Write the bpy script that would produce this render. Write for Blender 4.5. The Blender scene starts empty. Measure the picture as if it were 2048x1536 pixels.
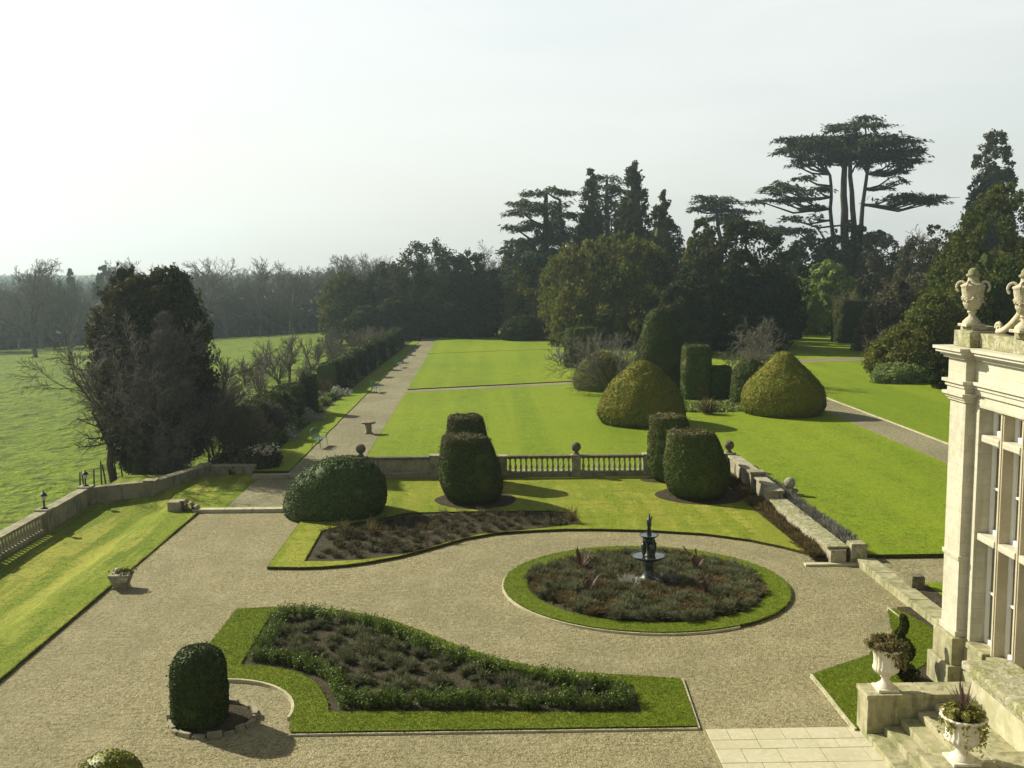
import bpy, bmesh, math, random
import numpy as np
from mathutils import Vector, Matrix

# ------------------------------------------------------------------ basics
scene = bpy.context.scene
COL = scene.collection
rad = math.radians
CAM_H, FOC, YAW, VY, ROLL = 10.0, 2100.0, 1.34, 535.0, 0.3
_p = math.atan((768 - VY) / FOC); _y = rad(YAW); _r = rad(ROLL)
FWD = np.array([math.sin(_y)*math.cos(_p), math.cos(_y)*math.cos(_p), -math.sin(_p)])
RT = np.array([math.cos(_y), -math.sin(_y), 0.0])
UP = np.cross(RT, FWD)
R2 = RT*math.cos(_r) - UP*math.sin(_r)
U2 = UP*math.cos(_r) + RT*math.sin(_r)

def gr(px, py, z=0.0):
    """point of the survey photograph -> place on level ground of height z"""
    d = FWD*FOC + R2*(px-1024) - U2*(py-768)
    t = (z-CAM_H)/d[2]
    return float(d[0]*t), float(d[1]*t)

def dep(px, py, Y):
    """point of the survey photograph -> (X, Z) at distance Y"""
    d = FWD*FOC + R2*(px-1024) - U2*(py-768)
    t = Y/d[1]
    return float(d[0]*t), float(CAM_H + d[2]*t)

def gpoly(pts, z=0.0):
    return [gr(a, b, z) for a, b in pts]

class MB:
    """collects pieces, builds ONE mesh object"""
    def __init__(s):
        s.V, s.F, s.n = [], [], 0
    def add(s, V, F, mat=0, smooth=False):
        V = np.asarray(V, float).reshape(-1, 3)
        if isinstance(F, np.ndarray):
            s.F.append((F + s.n, mat, smooth))
        else:
            for f in F:
                s.F.append((np.asarray(f).reshape(1, -1) + s.n, mat, smooth))
        s.V.append(V); s.n += len(V)
    def box(s, x0, x1, y0, y1, z0, z1, mat=0):
        V = [(x0,y0,z0),(x1,y0,z0),(x1,y1,z0),(x0,y1,z0),(x0,y0,z1),(x1,y0,z1),(x1,y1,z1),(x0,y1,z1)]
        s.add(V, np.array([(3,2,1,0),(4,5,6,7),(0,1,5,4),(1,2,6,5),(2,3,7,6),(3,0,4,7)]), mat)
    def bbox(s, x0, x1, y0, y1, z0, z1, b=0.02, mat=0):
        """box with chamfered edges"""
        bm = bmesh.new(); bmesh.ops.create_cube(bm, size=1.0)
        for v in bm.verts:
            v.co = Vector(((x0+x1)/2+v.co.x*(x1-x0), (y0+y1)/2+v.co.y*(y1-y0), (z0+z1)/2+v.co.z*(z1-z0)))
        bmesh.ops.bevel(bm, geom=bm.edges[:], offset=b, segments=2, profile=0.6, affect='EDGES')
        s.bm(bm, mat)
    def bm(s, bm, mat=0, smooth=False):
        bm.verts.ensure_lookup_table()
        V = [v.co[:] for v in bm.verts]
        F = [[v.index for v in f.verts] for f in bm.faces]
        bm.free(); s.add(V, F, mat, smooth)
    def lathe(s, prof, seg=20, c=(0,0,0), mat=0, smooth=True, flute=0.0, nf=12):
        cx, cy, cz = c
        a = np.linspace(0, 2*math.pi, seg, endpoint=False)
        V = []
        for r, z in prof:
            rr = r*(1 + flute*np.cos(nf*a)) if flute else r
            V.append(np.stack([cx+rr*np.cos(a), cy+rr*np.sin(a), np.full(seg, cz+z)], 1))
        V = np.concatenate(V); F = []
        i = np.arange(seg); j = (i+1) % seg
        for k in range(len(prof)-1):
            F.append(np.stack([k*seg+i, k*seg+j, (k+1)*seg+j, (k+1)*seg+i], 1))
        s.add(V, np.concatenate(F), mat, smooth)
    def tube(s, P, R, sides=5, mat=0, smooth=True):
        P = np.asarray(P, float); n = len(P)
        T = np.gradient(P, axis=0); T /= np.linalg.norm(T, axis=1)[:, None] + 1e-9
        ref = np.array([0.31, 0.95, 0.05]) if abs(T[0][2]) > 0.8 else np.array([0.05, 0.1, 1.0])
        B = np.cross(T, ref); B /= np.linalg.norm(B, axis=1)[:, None] + 1e-9
        N = np.cross(B, T)
        a = np.linspace(0, 2*math.pi, sides, endpoint=False)
        R = np.asarray(R, float)
        V = P[:, None, :] + R[:, None, None]*(np.cos(a)[None, :, None]*B[:, None, :] + np.sin(a)[None, :, None]*N[:, None, :])
        i = np.arange(sides); j = (i+1) % sides
        F = np.concatenate([np.stack([k*sides+i, k*sides+j, (k+1)*sides+j, (k+1)*sides+i], 1) for k in range(n-1)])
        s.add(V.reshape(-1, 3), F, mat, smooth)
    def sphere(s, c, r, seg=12, rings=8, mat=0):
        r = (r, r, r) if np.isscalar(r) else r
        V = [(c[0], c[1], c[2]-r[2])]
        for k in range(1, rings):
            ph = math.pi*k/rings
            for i in range(seg):
                t = 2*math.pi*i/seg
                V.append((c[0]+r[0]*math.sin(ph)*math.cos(t), c[1]+r[1]*math.sin(ph)*math.sin(t), c[2]-r[2]*math.cos(ph)))
        V.append((c[0], c[1], c[2]+r[2])); F = []
        for i in range(seg):
            F.append((0, 1+(i+1) % seg, 1+i)); L = len(V)-1
            F.append((L, L-seg+i, L-seg+(i+1) % seg))
        for k in range(rings-2):
            for i in range(seg):
                F.append((1+k*seg+i, 1+k*seg+(i+1) % seg, 1+(k+1)*seg+(i+1) % seg, 1+(k+1)*seg+i))
        s.add(V, F, mat, True)
    def prism(s, outer, z0, z1, mat=0, side=1, holes=(), zf=None):
        """slab with a flat top over an outline (with holes) and vertical sides"""
        bm = bmesh.new(); edges = []
        for ring in [outer] + list(holes):
            vs = [bm.verts.new((x, y, z1 if zf is None else zf(x, y))) for x, y in ring]
            edges += [bm.edges.new((vs[i], vs[(i+1) % len(vs)])) for i in range(len(vs))]
        bmesh.ops.triangle_fill(bm, edges=edges, use_beauty=True, normal=(0, 0, 1))
        for f in bm.faces:
            if f.normal.z < 0: f.normal_flip()
        s.bm(bm, mat)
        for ring in [outer] + list(holes):
            n = len(ring); V = []
            for x, y in ring:
                V += [(x, y, z0), (x, y, z1 if zf is None else zf(x, y))]
            s.add(V, np.array([(2*i, 2*((i+1) % n), 2*((i+1) % n)+1, 2*i+1) for i in range(n)]), side)
    def build(s, name, mats, parent=None, loc=None):
        me = bpy.data.meshes.new(name)
        V = np.concatenate(s.V) if s.V else np.zeros((0, 3))
        me.vertices.add(len(V)); me.vertices.foreach_set('co', V.ravel())
        tot = np.concatenate([np.full(len(f), f.shape[1]) for f, m, sm in s.F])
        vi = np.concatenate([f.ravel() for f, m, sm in s.F]).astype(np.int32)
        mi = np.concatenate([np.full(len(f), m) for f, m, sm in s.F]).astype(np.int32)
        sf = np.concatenate([np.full(len(f), sm) for f, m, sm in s.F]).astype(bool)
        me.loops.add(len(vi)); me.loops.foreach_set('vertex_index', vi)
        me.polygons.add(len(tot))
        me.polygons.foreach_set('loop_start', np.concatenate([[0], np.cumsum(tot)[:-1]]).astype(np.int32))
        me.polygons.foreach_set('material_index', mi)
        me.polygons.foreach_set('use_smooth', sf)
        me.update(calc_edges=True); me.validate()
        for m in (mats if isinstance(mats, (list, tuple)) else [mats]):
            me.materials.append(m)
        o = bpy.data.objects.new(name, me); COL.objects.link(o)
        if parent is not None: o.parent = parent
        if loc is not None: o.location = loc
        return o

def tag(o, label, cat, group=None):
    o['label'] = label; o['category'] = cat
    if group: o['group'] = group
    return o
def thing(name, label, cat, loc=(0, 0, 0), rz=0.0, group=None):
    o = bpy.data.objects.new(name, None); COL.objects.link(o)
    o.location = loc; o.rotation_euler = (0, 0, rz); o.empty_display_size = 0.3
    return tag(o, label, cat, group)
def setting(o, kind='structure'):
    o['kind'] = kind; return o
def dup(root, loc, rz=0.0, sc=1.0, label=None):
    r = root.copy(); COL.objects.link(r)
    r.location = loc; r.rotation_euler = (0, 0, rz); r.scale = (sc, sc, sc) if np.isscalar(sc) else sc
    if label: r['label'] = label
    for ch in list(root.children):
        c = ch.copy(); COL.objects.link(c); c.parent = r
        for g in list(ch.children):
            d = g.copy(); COL.objects.link(d); d.parent = c
    return r

# ------------------------------------------------------------------ noise and scatter
def _hash(ix, iy, iz, seed):
    h = (ix.astype(np.int64)*374761393 + iy.astype(np.int64)*668265263 + iz.astype(np.int64)*2147483647 + seed*974634777) & 0xffffffff
    h = ((h ^ (h >> 13))*1274126177) & 0xffffffff
    h = h ^ (h >> 16)
    return (h & 0xffff)/65535.0
def vnoise(P, seed=0):
    P = np.asarray(P, float); I = np.floor(P); f = P-I; f = f*f*(3-2*f); I = I.astype(np.int64)
    out = 0
    for dx in (0, 1):
        for dy in (0, 1):
            for dz in (0, 1):
                w = (f[:, 0] if dx else 1-f[:, 0])*(f[:, 1] if dy else 1-f[:, 1])*(f[:, 2] if dz else 1-f[:, 2])
                out = out + w*_hash(I[:, 0]+dx, I[:, 1]+dy, I[:, 2]+dz, seed)
    return out*2-1
def fbm(P, seed=0, octv=3):
    P = np.asarray(P, float); o = 0; a = 1.0
    for k in range(octv):
        o = o + a*vnoise(P*(2**k)+k*17.3, seed+k); a *= 0.5
    return o
def unit(v):
    return v/(np.linalg.norm(v, axis=-1, keepdims=True)+1e-9)
def sphere_dirs(n, rng):
    return unit(rng.normal(size=(n, 3)))
def leaf_quads(P, N, size, rng, flat=0.5, asp=1.7, up=0.0):
    """one kite-shaped leaf (or spray of leaves) per point, facing roughly along N"""
    n = len(P)
    nn = unit(N*flat + sphere_dirs(n, rng)*(1-flat))
    tv = sphere_dirs(n, rng)
    if up: tv = tv*(1-up) + np.array([0, 0, 1.0])*up
    b = unit(np.cross(nn, tv)); t = np.cross(b, nn)
    sz = size*(0.6+0.8*rng.random(n))[:, None]
    V = np.stack([P - t*sz*asp*0.5, P + b*sz*0.5 + t*sz*asp*0.1, P + t*sz*asp*0.5, P - b*sz*0.5 + t*sz*asp*0.1], 1).reshape(-1, 3)
    F = np.arange(4*n).reshape(n, 4)
    return V, F
def scatter(V, Q, n, rng):
    """n points (and normals) spread evenly over quads Q"""
    A, B, C, D = (V[Q[:, k]] for k in range(4))
    nr = np.cross(C-A, D-B); ar = np.linalg.norm(nr, axis=1)/2
    idx = rng.choice(len(Q), n, p=ar/ar.sum())
    u = rng.random((n, 1)); v = rng.random((n, 1))
    P = (A[idx]*(1-u)+B[idx]*u)*(1-v) + (D[idx]*(1-u)+C[idx]*u)*v
    return P, unit(nr[idx]), ar.sum()

# ------------------------------------------------------------------ materials
def new_mat(name):
    m = bpy.data.materials.new(name); m.use_nodes = True
    nt = m.node_tree; nt.nodes.clear()
    out = nt.nodes.new('ShaderNodeOutputMaterial')
    return m, nt, out
def N(nt, kind, **kw):
    n = nt.nodes.new('ShaderNode'+kind)
    for k, v in kw.items(): setattr(n, k, v)
    return n
def mixc(nt, fac, a, b, blend='MIX'):
    m = N(nt, 'Mix', data_type='RGBA', blend_type=blend)
    for s, v in ((m.inputs[0], fac), (m.inputs[6], a), (m.inputs[7], b)):
        if hasattr(v, 'is_output'): nt.links.new(v, s)
        elif isinstance(v, (int, float)): s.default_value = v
        else: s.default_value = (*v, 1) if len(v) == 3 else v
    return m.outputs[2]
def noise_fac(nt, vec, scale, lo=0.4, hi=0.6, detail=4, stretch=None, rot=None, dist=0.0):
    if stretch or rot:
        mp = N(nt, 'Mapping'); nt.links.new(vec, mp.inputs['Vector']); vec = mp.outputs[0]
        if stretch: mp.inputs['Scale'].default_value = stretch
        if rot: mp.inputs['Rotation'].default_value = (0, 0, rot)
    t = N(nt, 'TexNoise'); nt.links.new(vec, t.inputs['Vector'])
    t.inputs['Scale'].default_value = scale; t.inputs['Detail'].default_value = detail
    t.inputs['Distortion'].default_value = dist
    r = N(nt, 'MapRange'); r.clamp = True
    nt.links.new(t.outputs['Fac'], r.inputs['Value'])
    r.inputs['From Min'].default_value = lo; r.inputs['From Max'].default_value = hi
    return r.outputs[0]
def mul(nt, a, k):
    m = N(nt, 'Math', operation='MULTIPLY'); nt.links.new(a, m.inputs[0])
    if hasattr(k, 'is_output'): nt.links.new(k, m.inputs[1])
    else: m.inputs[1].default_value = k
    return m.outputs[0]
def surf(name, base, layers=(), rough=0.85, bumps=(), spec=0.3, island=None, metallic=0.0, vor=None, tracks=False, joints=False):
    """layers: (scale, colour, amount, lo, hi[, stretch[, rot]]); bumps: (scale, strength, distance)"""
    m, nt, out = new_mat(name)
    tc = N(nt, 'TexCoord'); vec = tc.outputs['Object']
    c = base
    if vor:      # stones: (scale, [colours])
        v = N(nt, 'TexVoronoi'); nt.links.new(vec, v.inputs['Vector']); v.inputs['Scale'].default_value = vor[0]
        sp = N(nt, 'SeparateColor'); nt.links.new(v.outputs['Color'], sp.inputs[0])
        ra = N(nt, 'ValToRGB'); nt.links.new(sp.outputs[0], ra.inputs[0])
        cr = ra.color_ramp; cr.interpolation = 'CONSTANT'
        cols = vor[1]
        while len(cr.elements) < len(cols): cr.elements.new(0.5)
        for i, cc in enumerate(cols):
            cr.elements[i].position = i/len(cols); cr.elements[i].color = (*cc, 1)
        c = ra.outputs[0]
    for L in layers:
        sc, col, amt, lo, hi = L[:5]
        f = noise_fac(nt, vec, sc, lo, hi, stretch=L[5] if len(L) > 5 else None, rot=L[6] if len(L) > 6 else None)
        c = mixc(nt, mul(nt, f, amt), c, col)
    if tracks:       # wheel tracks worn round the circle and along the court
        d_ = N(nt, 'VectorMath', operation='DISTANCE'); mp = N(nt, 'Mapping'); nt.links.new(vec, mp.inputs['Vector']); mp.inputs['Scale'].default_value = (1, 1, 0)
        nt.links.new(mp.outputs[0], d_.inputs[0]); d_.inputs[1].default_value = (4.92, 32.1, 0)
        sx_ = N(nt, 'SeparateXYZ'); nt.links.new(vec, sx_.inputs[0])
        for src, mid, wd_ in ((d_.outputs['Value'], 5.75, .42), (d_.outputs['Value'], 7.15, .42), (sx_.outputs['X'], -9.3, .4), (sx_.outputs['X'], -10.8, .4)):
            s_ = N(nt, 'Math', operation='SUBTRACT'); nt.links.new(src, s_.inputs[0]); s_.inputs[1].default_value = mid
            a_ = N(nt, 'Math', operation='ABSOLUTE'); nt.links.new(s_.outputs[0], a_.inputs[0])
            r_ = N(nt, 'MapRange'); r_.interpolation_type = 'SMOOTHSTEP'; nt.links.new(a_.outputs[0], r_.inputs['Value']); r_.inputs['From Min'].default_value = wd_; r_.inputs['From Max'].default_value = .05
            c = mixc(nt, mul(nt, mul(nt, r_.outputs[0], noise_fac(nt, vec, .45, .38, .6)), .42), c, (0.20, 0.178, 0.10))
    if joints:       # ashlar courses
        sx_ = N(nt, 'SeparateXYZ'); nt.links.new(vec, sx_.inputs[0]); ad = N(nt, 'Math', operation='ADD'); nt.links.new(sx_.outputs['X'], ad.inputs[0]); nt.links.new(sx_.outputs['Y'], ad.inputs[1])
        cb = N(nt, 'CombineXYZ'); nt.links.new(ad.outputs[0], cb.inputs[0]); nt.links.new(sx_.outputs['Z'], cb.inputs[1])
        bk = N(nt, 'TexBrick'); nt.links.new(cb.outputs[0], bk.inputs['Vector']); bk.inputs['Scale'].default_value = 1.0; bk.inputs['Brick Width'].default_value = .92; bk.inputs['Row Height'].default_value = .36; bk.inputs['Mortar Size'].default_value = .006
        c = mixc(nt, mul(nt, bk.outputs['Fac'], .45), c, (0.22, 0.20, 0.13))
    if island:
        g = N(nt, 'NewGeometry')
        c = mixc(nt, mul(nt, g.outputs['Random Per Island'], island[1]), c, island[0])
    b = N(nt, 'BsdfPrincipled')
    if hasattr(c, 'is_output'): nt.links.new(c, b.inputs['Base Color'])
    else: b.inputs['Base Color'].default_value = (*c, 1)
    b.inputs['Roughness'].default_value = rough; b.inputs['Metallic'].default_value = metallic
    b.inputs['Specular IOR Level'].default_value = spec
    prev = None
    for sc, st, di in bumps:
        t = N(nt, 'TexNoise'); nt.links.new(vec, t.inputs['Vector']); t.inputs['Scale'].default_value = sc; t.inputs['Detail'].default_value = 5
        bp = N(nt, 'Bump'); bp.inputs['Strength'].default_value = st; bp.inputs['Distance'].default_value = di
        nt.links.new(t.outputs['Fac'], bp.inputs['Height'])
        if prev is not None: nt.links.new(prev, bp.inputs['Normal'])
        prev = bp.outputs[0]
    if prev is not None: nt.links.new(prev, b.inputs['Normal'])
    nt.links.new(b.outputs[0], out.inputs['Surface'])
    return m
def leafmat(name, c1, c2, c3=None, scale=0.6, trans=0.25, rough=0.75, spec=0.08, lo=0.4, hi=0.62):
    """foliage: colour varies leaf by leaf and clump by clump; a part of the light comes through"""
    m, nt, out = new_mat(name)
    tc = N(nt, 'TexCoord'); g = N(nt, 'NewGeometry'); oi = N(nt, 'ObjectInfo')
    c = mixc(nt, g.outputs['Random Per Island'], c1, c2)
    if c3 is not None:
        f = noise_fac(nt, tc.outputs['Object'], scale, lo, hi, detail=3)
        c = mixc(nt, mul(nt, f, 0.75), c, c3)
    hv = N(nt, 'HueSaturation'); nt.links.new(c, hv.inputs['Color'])
    r = N(nt, 'MapRange'); nt.links.new(oi.outputs['Random'], r.inputs['Value'])
    r.inputs['To Min'].default_value = 0.8; r.inputs['To Max'].default_value = 1.2
    nt.links.new(r.outputs[0], hv.inputs['Value']); c = hv.outputs[0]
    b = N(nt, 'BsdfPrincipled'); nt.links.new(c, b.inputs['Base Color'])
    b.inputs['Roughness'].default_value = rough; b.inputs['Specular IOR Level'].default_value = spec
    t = N(nt, 'BsdfTranslucent'); nt.links.new(c, t.inputs['Color'])
    mx = N(nt, 'MixShader'); mx.inputs[0].default_value = trans
    nt.links.new(b.outputs[0], mx.inputs[1]); nt.links.new(t.outputs[0], mx.inputs[2])
    nt.links.new(mx.outputs[0], out.inputs['Surface'])
    return m

def grass(name, a, b, c, stripe=None, rot=0.0, spec=0.1, fine=()):
    L = [(0.12, b, 0.7, 0.35, 0.65), (0.9, c, 0.6, 0.46, 0.66), (2.6, b, 0.6, 0.48, 0.64), (7.0, b, 0.5, 0.45, 0.62), (22.0, c, 0.6, 0.47, 0.6), (9.0, a, 0.5, 0.45, 0.65, (1, 4, 1), 0.4)]
    L += list(fine)+[(0.045, b, 0.7, 0.42, 0.6), (0.35, (0.20, 0.195, 0.03), 0.4, 0.55, 0.7), (0.8, (0.09, 0.15, 0.01), 0.5, 0.56, 0.68), (5.5, tuple(q*.62 for q in b), 0.6, 0.53, 0.62), (12.0, c, 0.6, 0.54, 0.62), (17.0, tuple(q*.6 for q in b), 0.6, 0.54, 0.62)]
    if stripe: L.append((stripe, c, 0.28, 0.42, 0.58, (1, 0.03, 1), rot))
    return surf(name, a, L, 0.9, [(55, 0.9, 0.05), (14, 0.7, 0.06), (4, 0.5, 0.08)], spec)
M = {}
G1, G2, G3 = (0.195, 0.268, 0.010), (0.130, 0.205, 0.007), (0.26, 0.312, 0.020)
M['lawn'] = grass('lawn_grass', G1, G2, G3, 0.55, rad(90), fine=((1.7, G2, 0.55, 0.5, 0.62), (4.5, G2, 0.6, 0.5, 0.63), (3.2, G3, 0.4, 0.52, 0.64)))
M['strip'] = grass('terrace_grass', (0.19, 0.25, 0.012), (0.12, 0.185, 0.007), (0.30, 0.305, 0.045), 0.9, rad(-8), fine=((1.6, (0.115, 0.175, 0.009), 0.8, 0.47, 0.58, (1, 0.12, 1), -.12), (1.9, (0.36, 0.345, 0.06), 0.85, 0.5, 0.6, (1, .1, 1), -.1)))
M['parterre'] = grass('parterre_grass', (0.215, 0.262, 0.013), (0.145, 0.205, 0.008), (0.31, 0.30, 0.045), 0.7, rad(35), fine=((1.1, (0.13, 0.185, 0.009), 0.5, 0.48, 0.62, (1, 0.35, 1), .6), (1.5, (0.36, 0.335, 0.06), 0.7, 0.49, 0.58, (1, .1, 1), .55), (1.5, (0.16, 0.22, 0.01), 0.6, 0.5, 0.6, (.1, 1, 1), .5)))
M['turf'] = grass('turf_edging', (0.15, 0.205, 0.012), (0.10, 0.15, 0.008), (0.205, 0.225, 0.025))
M['field'] = surf('field_grass', (0.14, 0.20, 0.009), [(0.03, (0.10, 0.148, 0.009), 0.8, 0.4, 0.6), (0.35, (0.185, 0.228, 0.014), 0.6, 0.45, 0.65),
    (0.9, (0.055, 0.08, 0.009), 0.8, 0.5, 0.62), (4, (0.075, 0.11, 0.01), 0.6, 0.45, 0.6)], 0.95, [(1.6, 0.9, 0.5), (9, 0.8, 0.1)], 0.1)
M['soil'] = surf('dark_soil', (0.05, 0.042, 0.025), [(3, (0.088, 0.074, 0.044), 0.8, 0.4, 0.6), (22, (0.02, 0.016, 0.01), 0.7, 0.45, 0.6), (60, (0.12, 0.085, 0.055), 0.4, 0.55, 0.65)], 0.95, [(18, 1.0, 0.06), (70, 0.8, 0.02)], 0.1)
M['turfside'] = surf('turf_side_soil', (0.04, 0.036, 0.015), [(15, (0.085, 0.09, 0.02), 0.6, 0.45, 0.6)], 0.95, [(40, 0.8, 0.02)], 0.1)
STN = [(0.295, 0.258, 0.14), (0.22, 0.192, 0.10), (0.385, 0.335, 0.19), (0.265, 0.23, 0.122), (0.145, 0.128, 0.066), (0.305, 0.265, 0.145)]
M['gravel'] = surf('court_gravel', STN[0], [(0.22, (0.215, 0.195, 0.105), 0.6, 0.45, 0.62), (0.8, (0.38, 0.33, 0.20), 0.45, 0.48, 0.66), (1.6, (0.24, 0.21, 0.115), 0.5, 0.5, 0.64, (3, .6, 1), .9), (9, (0.14, 0.128, 0.065), 0.75, 0.54, 0.66), (5, (0.40, 0.36, 0.20), 0.4, 0.52, 0.64),
    (30, (0.12, 0.10, 0.055), 0.6, 0.52, 0.64), (2.0, (0.40, 0.33, 0.20), 0.3, 0.52, 0.66, (1, 6, 1), 0.5)], 0.9, [(8, 0.8, 0.08), (26, 1.0, 0.05), (60, 0.8, 0.02)], 0.12, vor=(25, STN), tracks=True)
PST = [(0.245, 0.223, 0.132), (0.185, 0.168, 0.098), (0.30, 0.273, 0.166), (0.148, 0.135, 0.077)]
M['path'] = surf('path_gravel', PST[0], [(0.2, (0.135, 0.122, 0.07), 0.5, 0.42, 0.6), (1.2, (0.24, 0.215, 0.13), 0.4, 0.5, 0.65, (4, 0.5, 1)), (12, (0.10, 0.085, 0.05), 0.4, 0.5, 0.65)], 0.92, [(24, 0.7, 0.04)], 0.12, vor=(18, PST))
M['stone'] = surf('house_limestone', (0.465, 0.435, 0.335), [(0.9, (0.37, 0.345, 0.25), 0.6, 0.4, 0.65), (5, (0.57, 0.53, 0.42), 0.5, 0.45, 0.65), (2.2, (0.30, 0.28, 0.19), 0.5, 0.55, 0.72, (3, 3, 0.35)), (40, (0.40, 0.365, 0.26), 0.5, 0.5, 0.65), (9, (0.30, 0.28, 0.19), 0.4, 0.58, 0.7), (0.5, (0.52, 0.49, 0.39), 0.5, 0.5, 0.66)], 0.85, [(30, 0.35, 0.02), (5, 0.2, 0.03)], 0.2, joints=True)
M['mossy'] = surf('mossy_stone', (0.29, 0.27, 0.175), [(1.6, (0.21, 0.21, 0.075), 0.85, 0.42, 0.6), (5, (0.46, 0.42, 0.30), 0.6, 0.48, 0.62), (14, (0.13, 0.125, 0.06), 0.65, 0.5, 0.64), (3.1, (0.44, 0.42, 0.33), 0.6, 0.6, 0.68)], 0.92, [(12, 0.7, 0.04), (45, 0.6, 0.015)], 0.15)
M['greenstone'] = surf('algae_stone', (0.34, 0.31, 0.19), [(1.2, (0.20, 0.20, 0.085), 0.85, 0.4, 0.62), (6, (0.47, 0.42, 0.28), 0.45, 0.48, 0.65), (20, (0.27, 0.25, 0.14), 0.5, 0.5, 0.65), (2.5, (0.12, 0.115, 0.062), 0.65, 0.5, 0.66, (2, 2, 0.4))], 0.88, [(18, 0.4, 0.02)], 0.2)
M['wallstone'] = surf('weathered_wall_stone', (0.30, 0.265, 0.18), [(1.1, (0.16, 0.15, 0.09), 0.8, 0.42, 0.62), (7, (0.38, 0.34, 0.24), 0.5, 0.5, 0.66), (2.4, (0.09, 0.088, 0.05), 0.7, 0.54, 0.68, (2, 2, 0.5)), (30, (0.2, 0.18, 0.12), 0.4, 0.5, 0.65)], 0.92, [(20, 0.6, 0.03)], 0.15)
M['balstone'] = surf('balustrade_stone', (0.31, 0.28, 0.20), [(2.0, (0.20, 0.185, 0.11), 0.8, 0.44, 0.62), (9, (0.46, 0.42, 0.31), 0.5, 0.5, 0.66), (4, (0.10, 0.095, 0.055), 0.6, 0.56, 0.68)], 0.9, [(25, 0.5, 0.02)], 0.15)
M['ballstone'] = surf('lichen_ball_stone', (0.15, 0.13, 0.085), [(6, (0.075, 0.065, 0.04), 0.8, 0.42, 0.6), (14, (0.24, 0.215, 0.15), 0.5, 0.52, 0.66)], 0.95, [(20, 0.7, 0.03)], 0.1)
M['urnstone'] = surf('carved_urn_stone', (0.50, 0.44, 0.315), [(4, (0.33, 0.30, 0.185), 0.8, 0.42, 0.62), (11, (0.58, 0.52, 0.39), 0.5, 0.5, 0.66), (26, (0.2, 0.18, 0.11), 0.5, 0.54, 0.66)], 0.9, [(25, 0.6, 0.02)], 0.15)
M['vase'] = surf('painted_vase', (0.62, 0.57, 0.46), [(5, (0.48, 0.43, 0.31), 0.7, 0.44, 0.64), (22, (0.36, 0.33, 0.21), 0.5, 0.54, 0.68)], 0.75, [(30, 0.3, 0.01)], 0.3)
M['edging'] = surf('pale_edging', (0.44, 0.405, 0.27), [(3, (0.31, 0.285, 0.165), 0.7, 0.45, 0.62), (20, (0.52, 0.48, 0.35), 0.4, 0.5, 0.65), (1.3, (0.24, 0.235, 0.11), 0.5, 0.52, 0.66)], 0.9, [(30, 0.3, 0.01)], 0.15)
M['slab'] = surf('paving_slab', (0.44, 0.41, 0.29), [(1.5, (0.36, 0.335, 0.215), 0.7, 0.42, 0.62), (9, (0.56, 0.5, 0.37), 0.5, 0.48, 0.65), (30, (0.36, 0.32, 0.2), 0.4, 0.52, 0.66)], 0.88, [(20, 0.25, 0.015)], 0.2, island=((0.40, 0.35, 0.22), 0.5))
M['joint'] = surf('paving_joint', (0.24, 0.215, 0.125), [(8, (0.17, 0.16, 0.07), 0.7, 0.45, 0.6)], 0.95, [(40, 0.5, 0.02)], 0.1)
M['bronze'] = surf('fountain_bronze', (0.05, 0.056, 0.046), [(6, (0.11, 0.125, 0.105), 0.7, 0.5, 0.66), (18, (0.018, 0.02, 0.017), 0.6, 0.45, 0.6)], 0.42, [(30, 0.3, 0.01)], 0.5, metallic=0.55)
M['water'] = surf('fountain_water', (0.02, 0.028, 0.02), (), 0.05, [(14, 0.15, 0.01)], 0.6)
M['white_paint'] = surf('white_sash_paint', (0.78, 0.76, 0.70), [(8, (0.68, 0.66, 0.58), 0.4, 0.5, 0.7)], 0.45, (), 0.4)
M['glass'] = surf('window_glass', (0.085, 0.095, 0.07), (), 0.06, [(1.3, 0.03, 0.02)], 0.7)
M['iron'] = surf('dark_iron', (0.03, 0.03, 0.028), [(10, (0.06, 0.045, 0.03), 0.5, 0.5, 0.65)], 0.6, (), 0.4, metallic=0.5)
M['benchgreen'] = surf('bench_paint', (0.10, 0.19, 0.13), [(9, (0.17, 0.25, 0.19), 0.5, 0.5, 0.65)], 0.55, (), 0.35)
M['lampglass'] = surf('lantern_glass', (0.45, 0.45, 0.42), (), 0.15, (), 0.5)
M['wood'] = surf('weathered_post', (0.11, 0.085, 0.055), [(8, (0.05, 0.04, 0.028), 0.7, 0.45, 0.6, (1, 1, 0.2))], 0.9, [(30, 0.4, 0.01)], 0.1)
M['bark'] = surf('brown_bark', (0.085, 0.068, 0.045), [(4, (0.04, 0.032, 0.02), 0.8, 0.42, 0.6, (1, 1, 0.25)), (9, (0.13, 0.125, 0.06), 0.4, 0.55, 0.68)], 0.95, [(14, 0.7, 0.05)], 0.1)
M['cedarbark'] = surf('cedar_bark', (0.062, 0.052, 0.042), [(2, (0.05, 0.04, 0.03), 0.8, 0.42, 0.6, (1, 1, 0.2))], 0.95, [(6, 0.7, 0.08)], 0.1)
M['palebark'] = surf('pale_bark', (0.22, 0.19, 0.135), [(3, (0.12, 0.10, 0.07), 0.7, 0.45, 0.6)], 0.95, [(10, 0.5, 0.04)], 0.1)
M['twig'] = surf('grey_twig', (0.085, 0.075, 0.05), (), 0.9, (), 0.15, island=((0.16, 0.145, 0.095), 0.8))
M['twigpurple'] = surf('purple_twig', (0.072, 0.060, 0.050), (), 0.85, (), 0.2, island=((0.215, 0.19, 0.17), 0.8))
M['reveal'] = surf('reveal_limestone', (0.46, 0.40, 0.28), [(1.5, (0.38, 0.33, 0.22), 0.7, 0.42, 0.62), (20, (0.34, 0.3, 0.2), 0.4, 0.5, 0.65)], 0.88, [(30, 0.3, 0.02)], 0.2)
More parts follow.
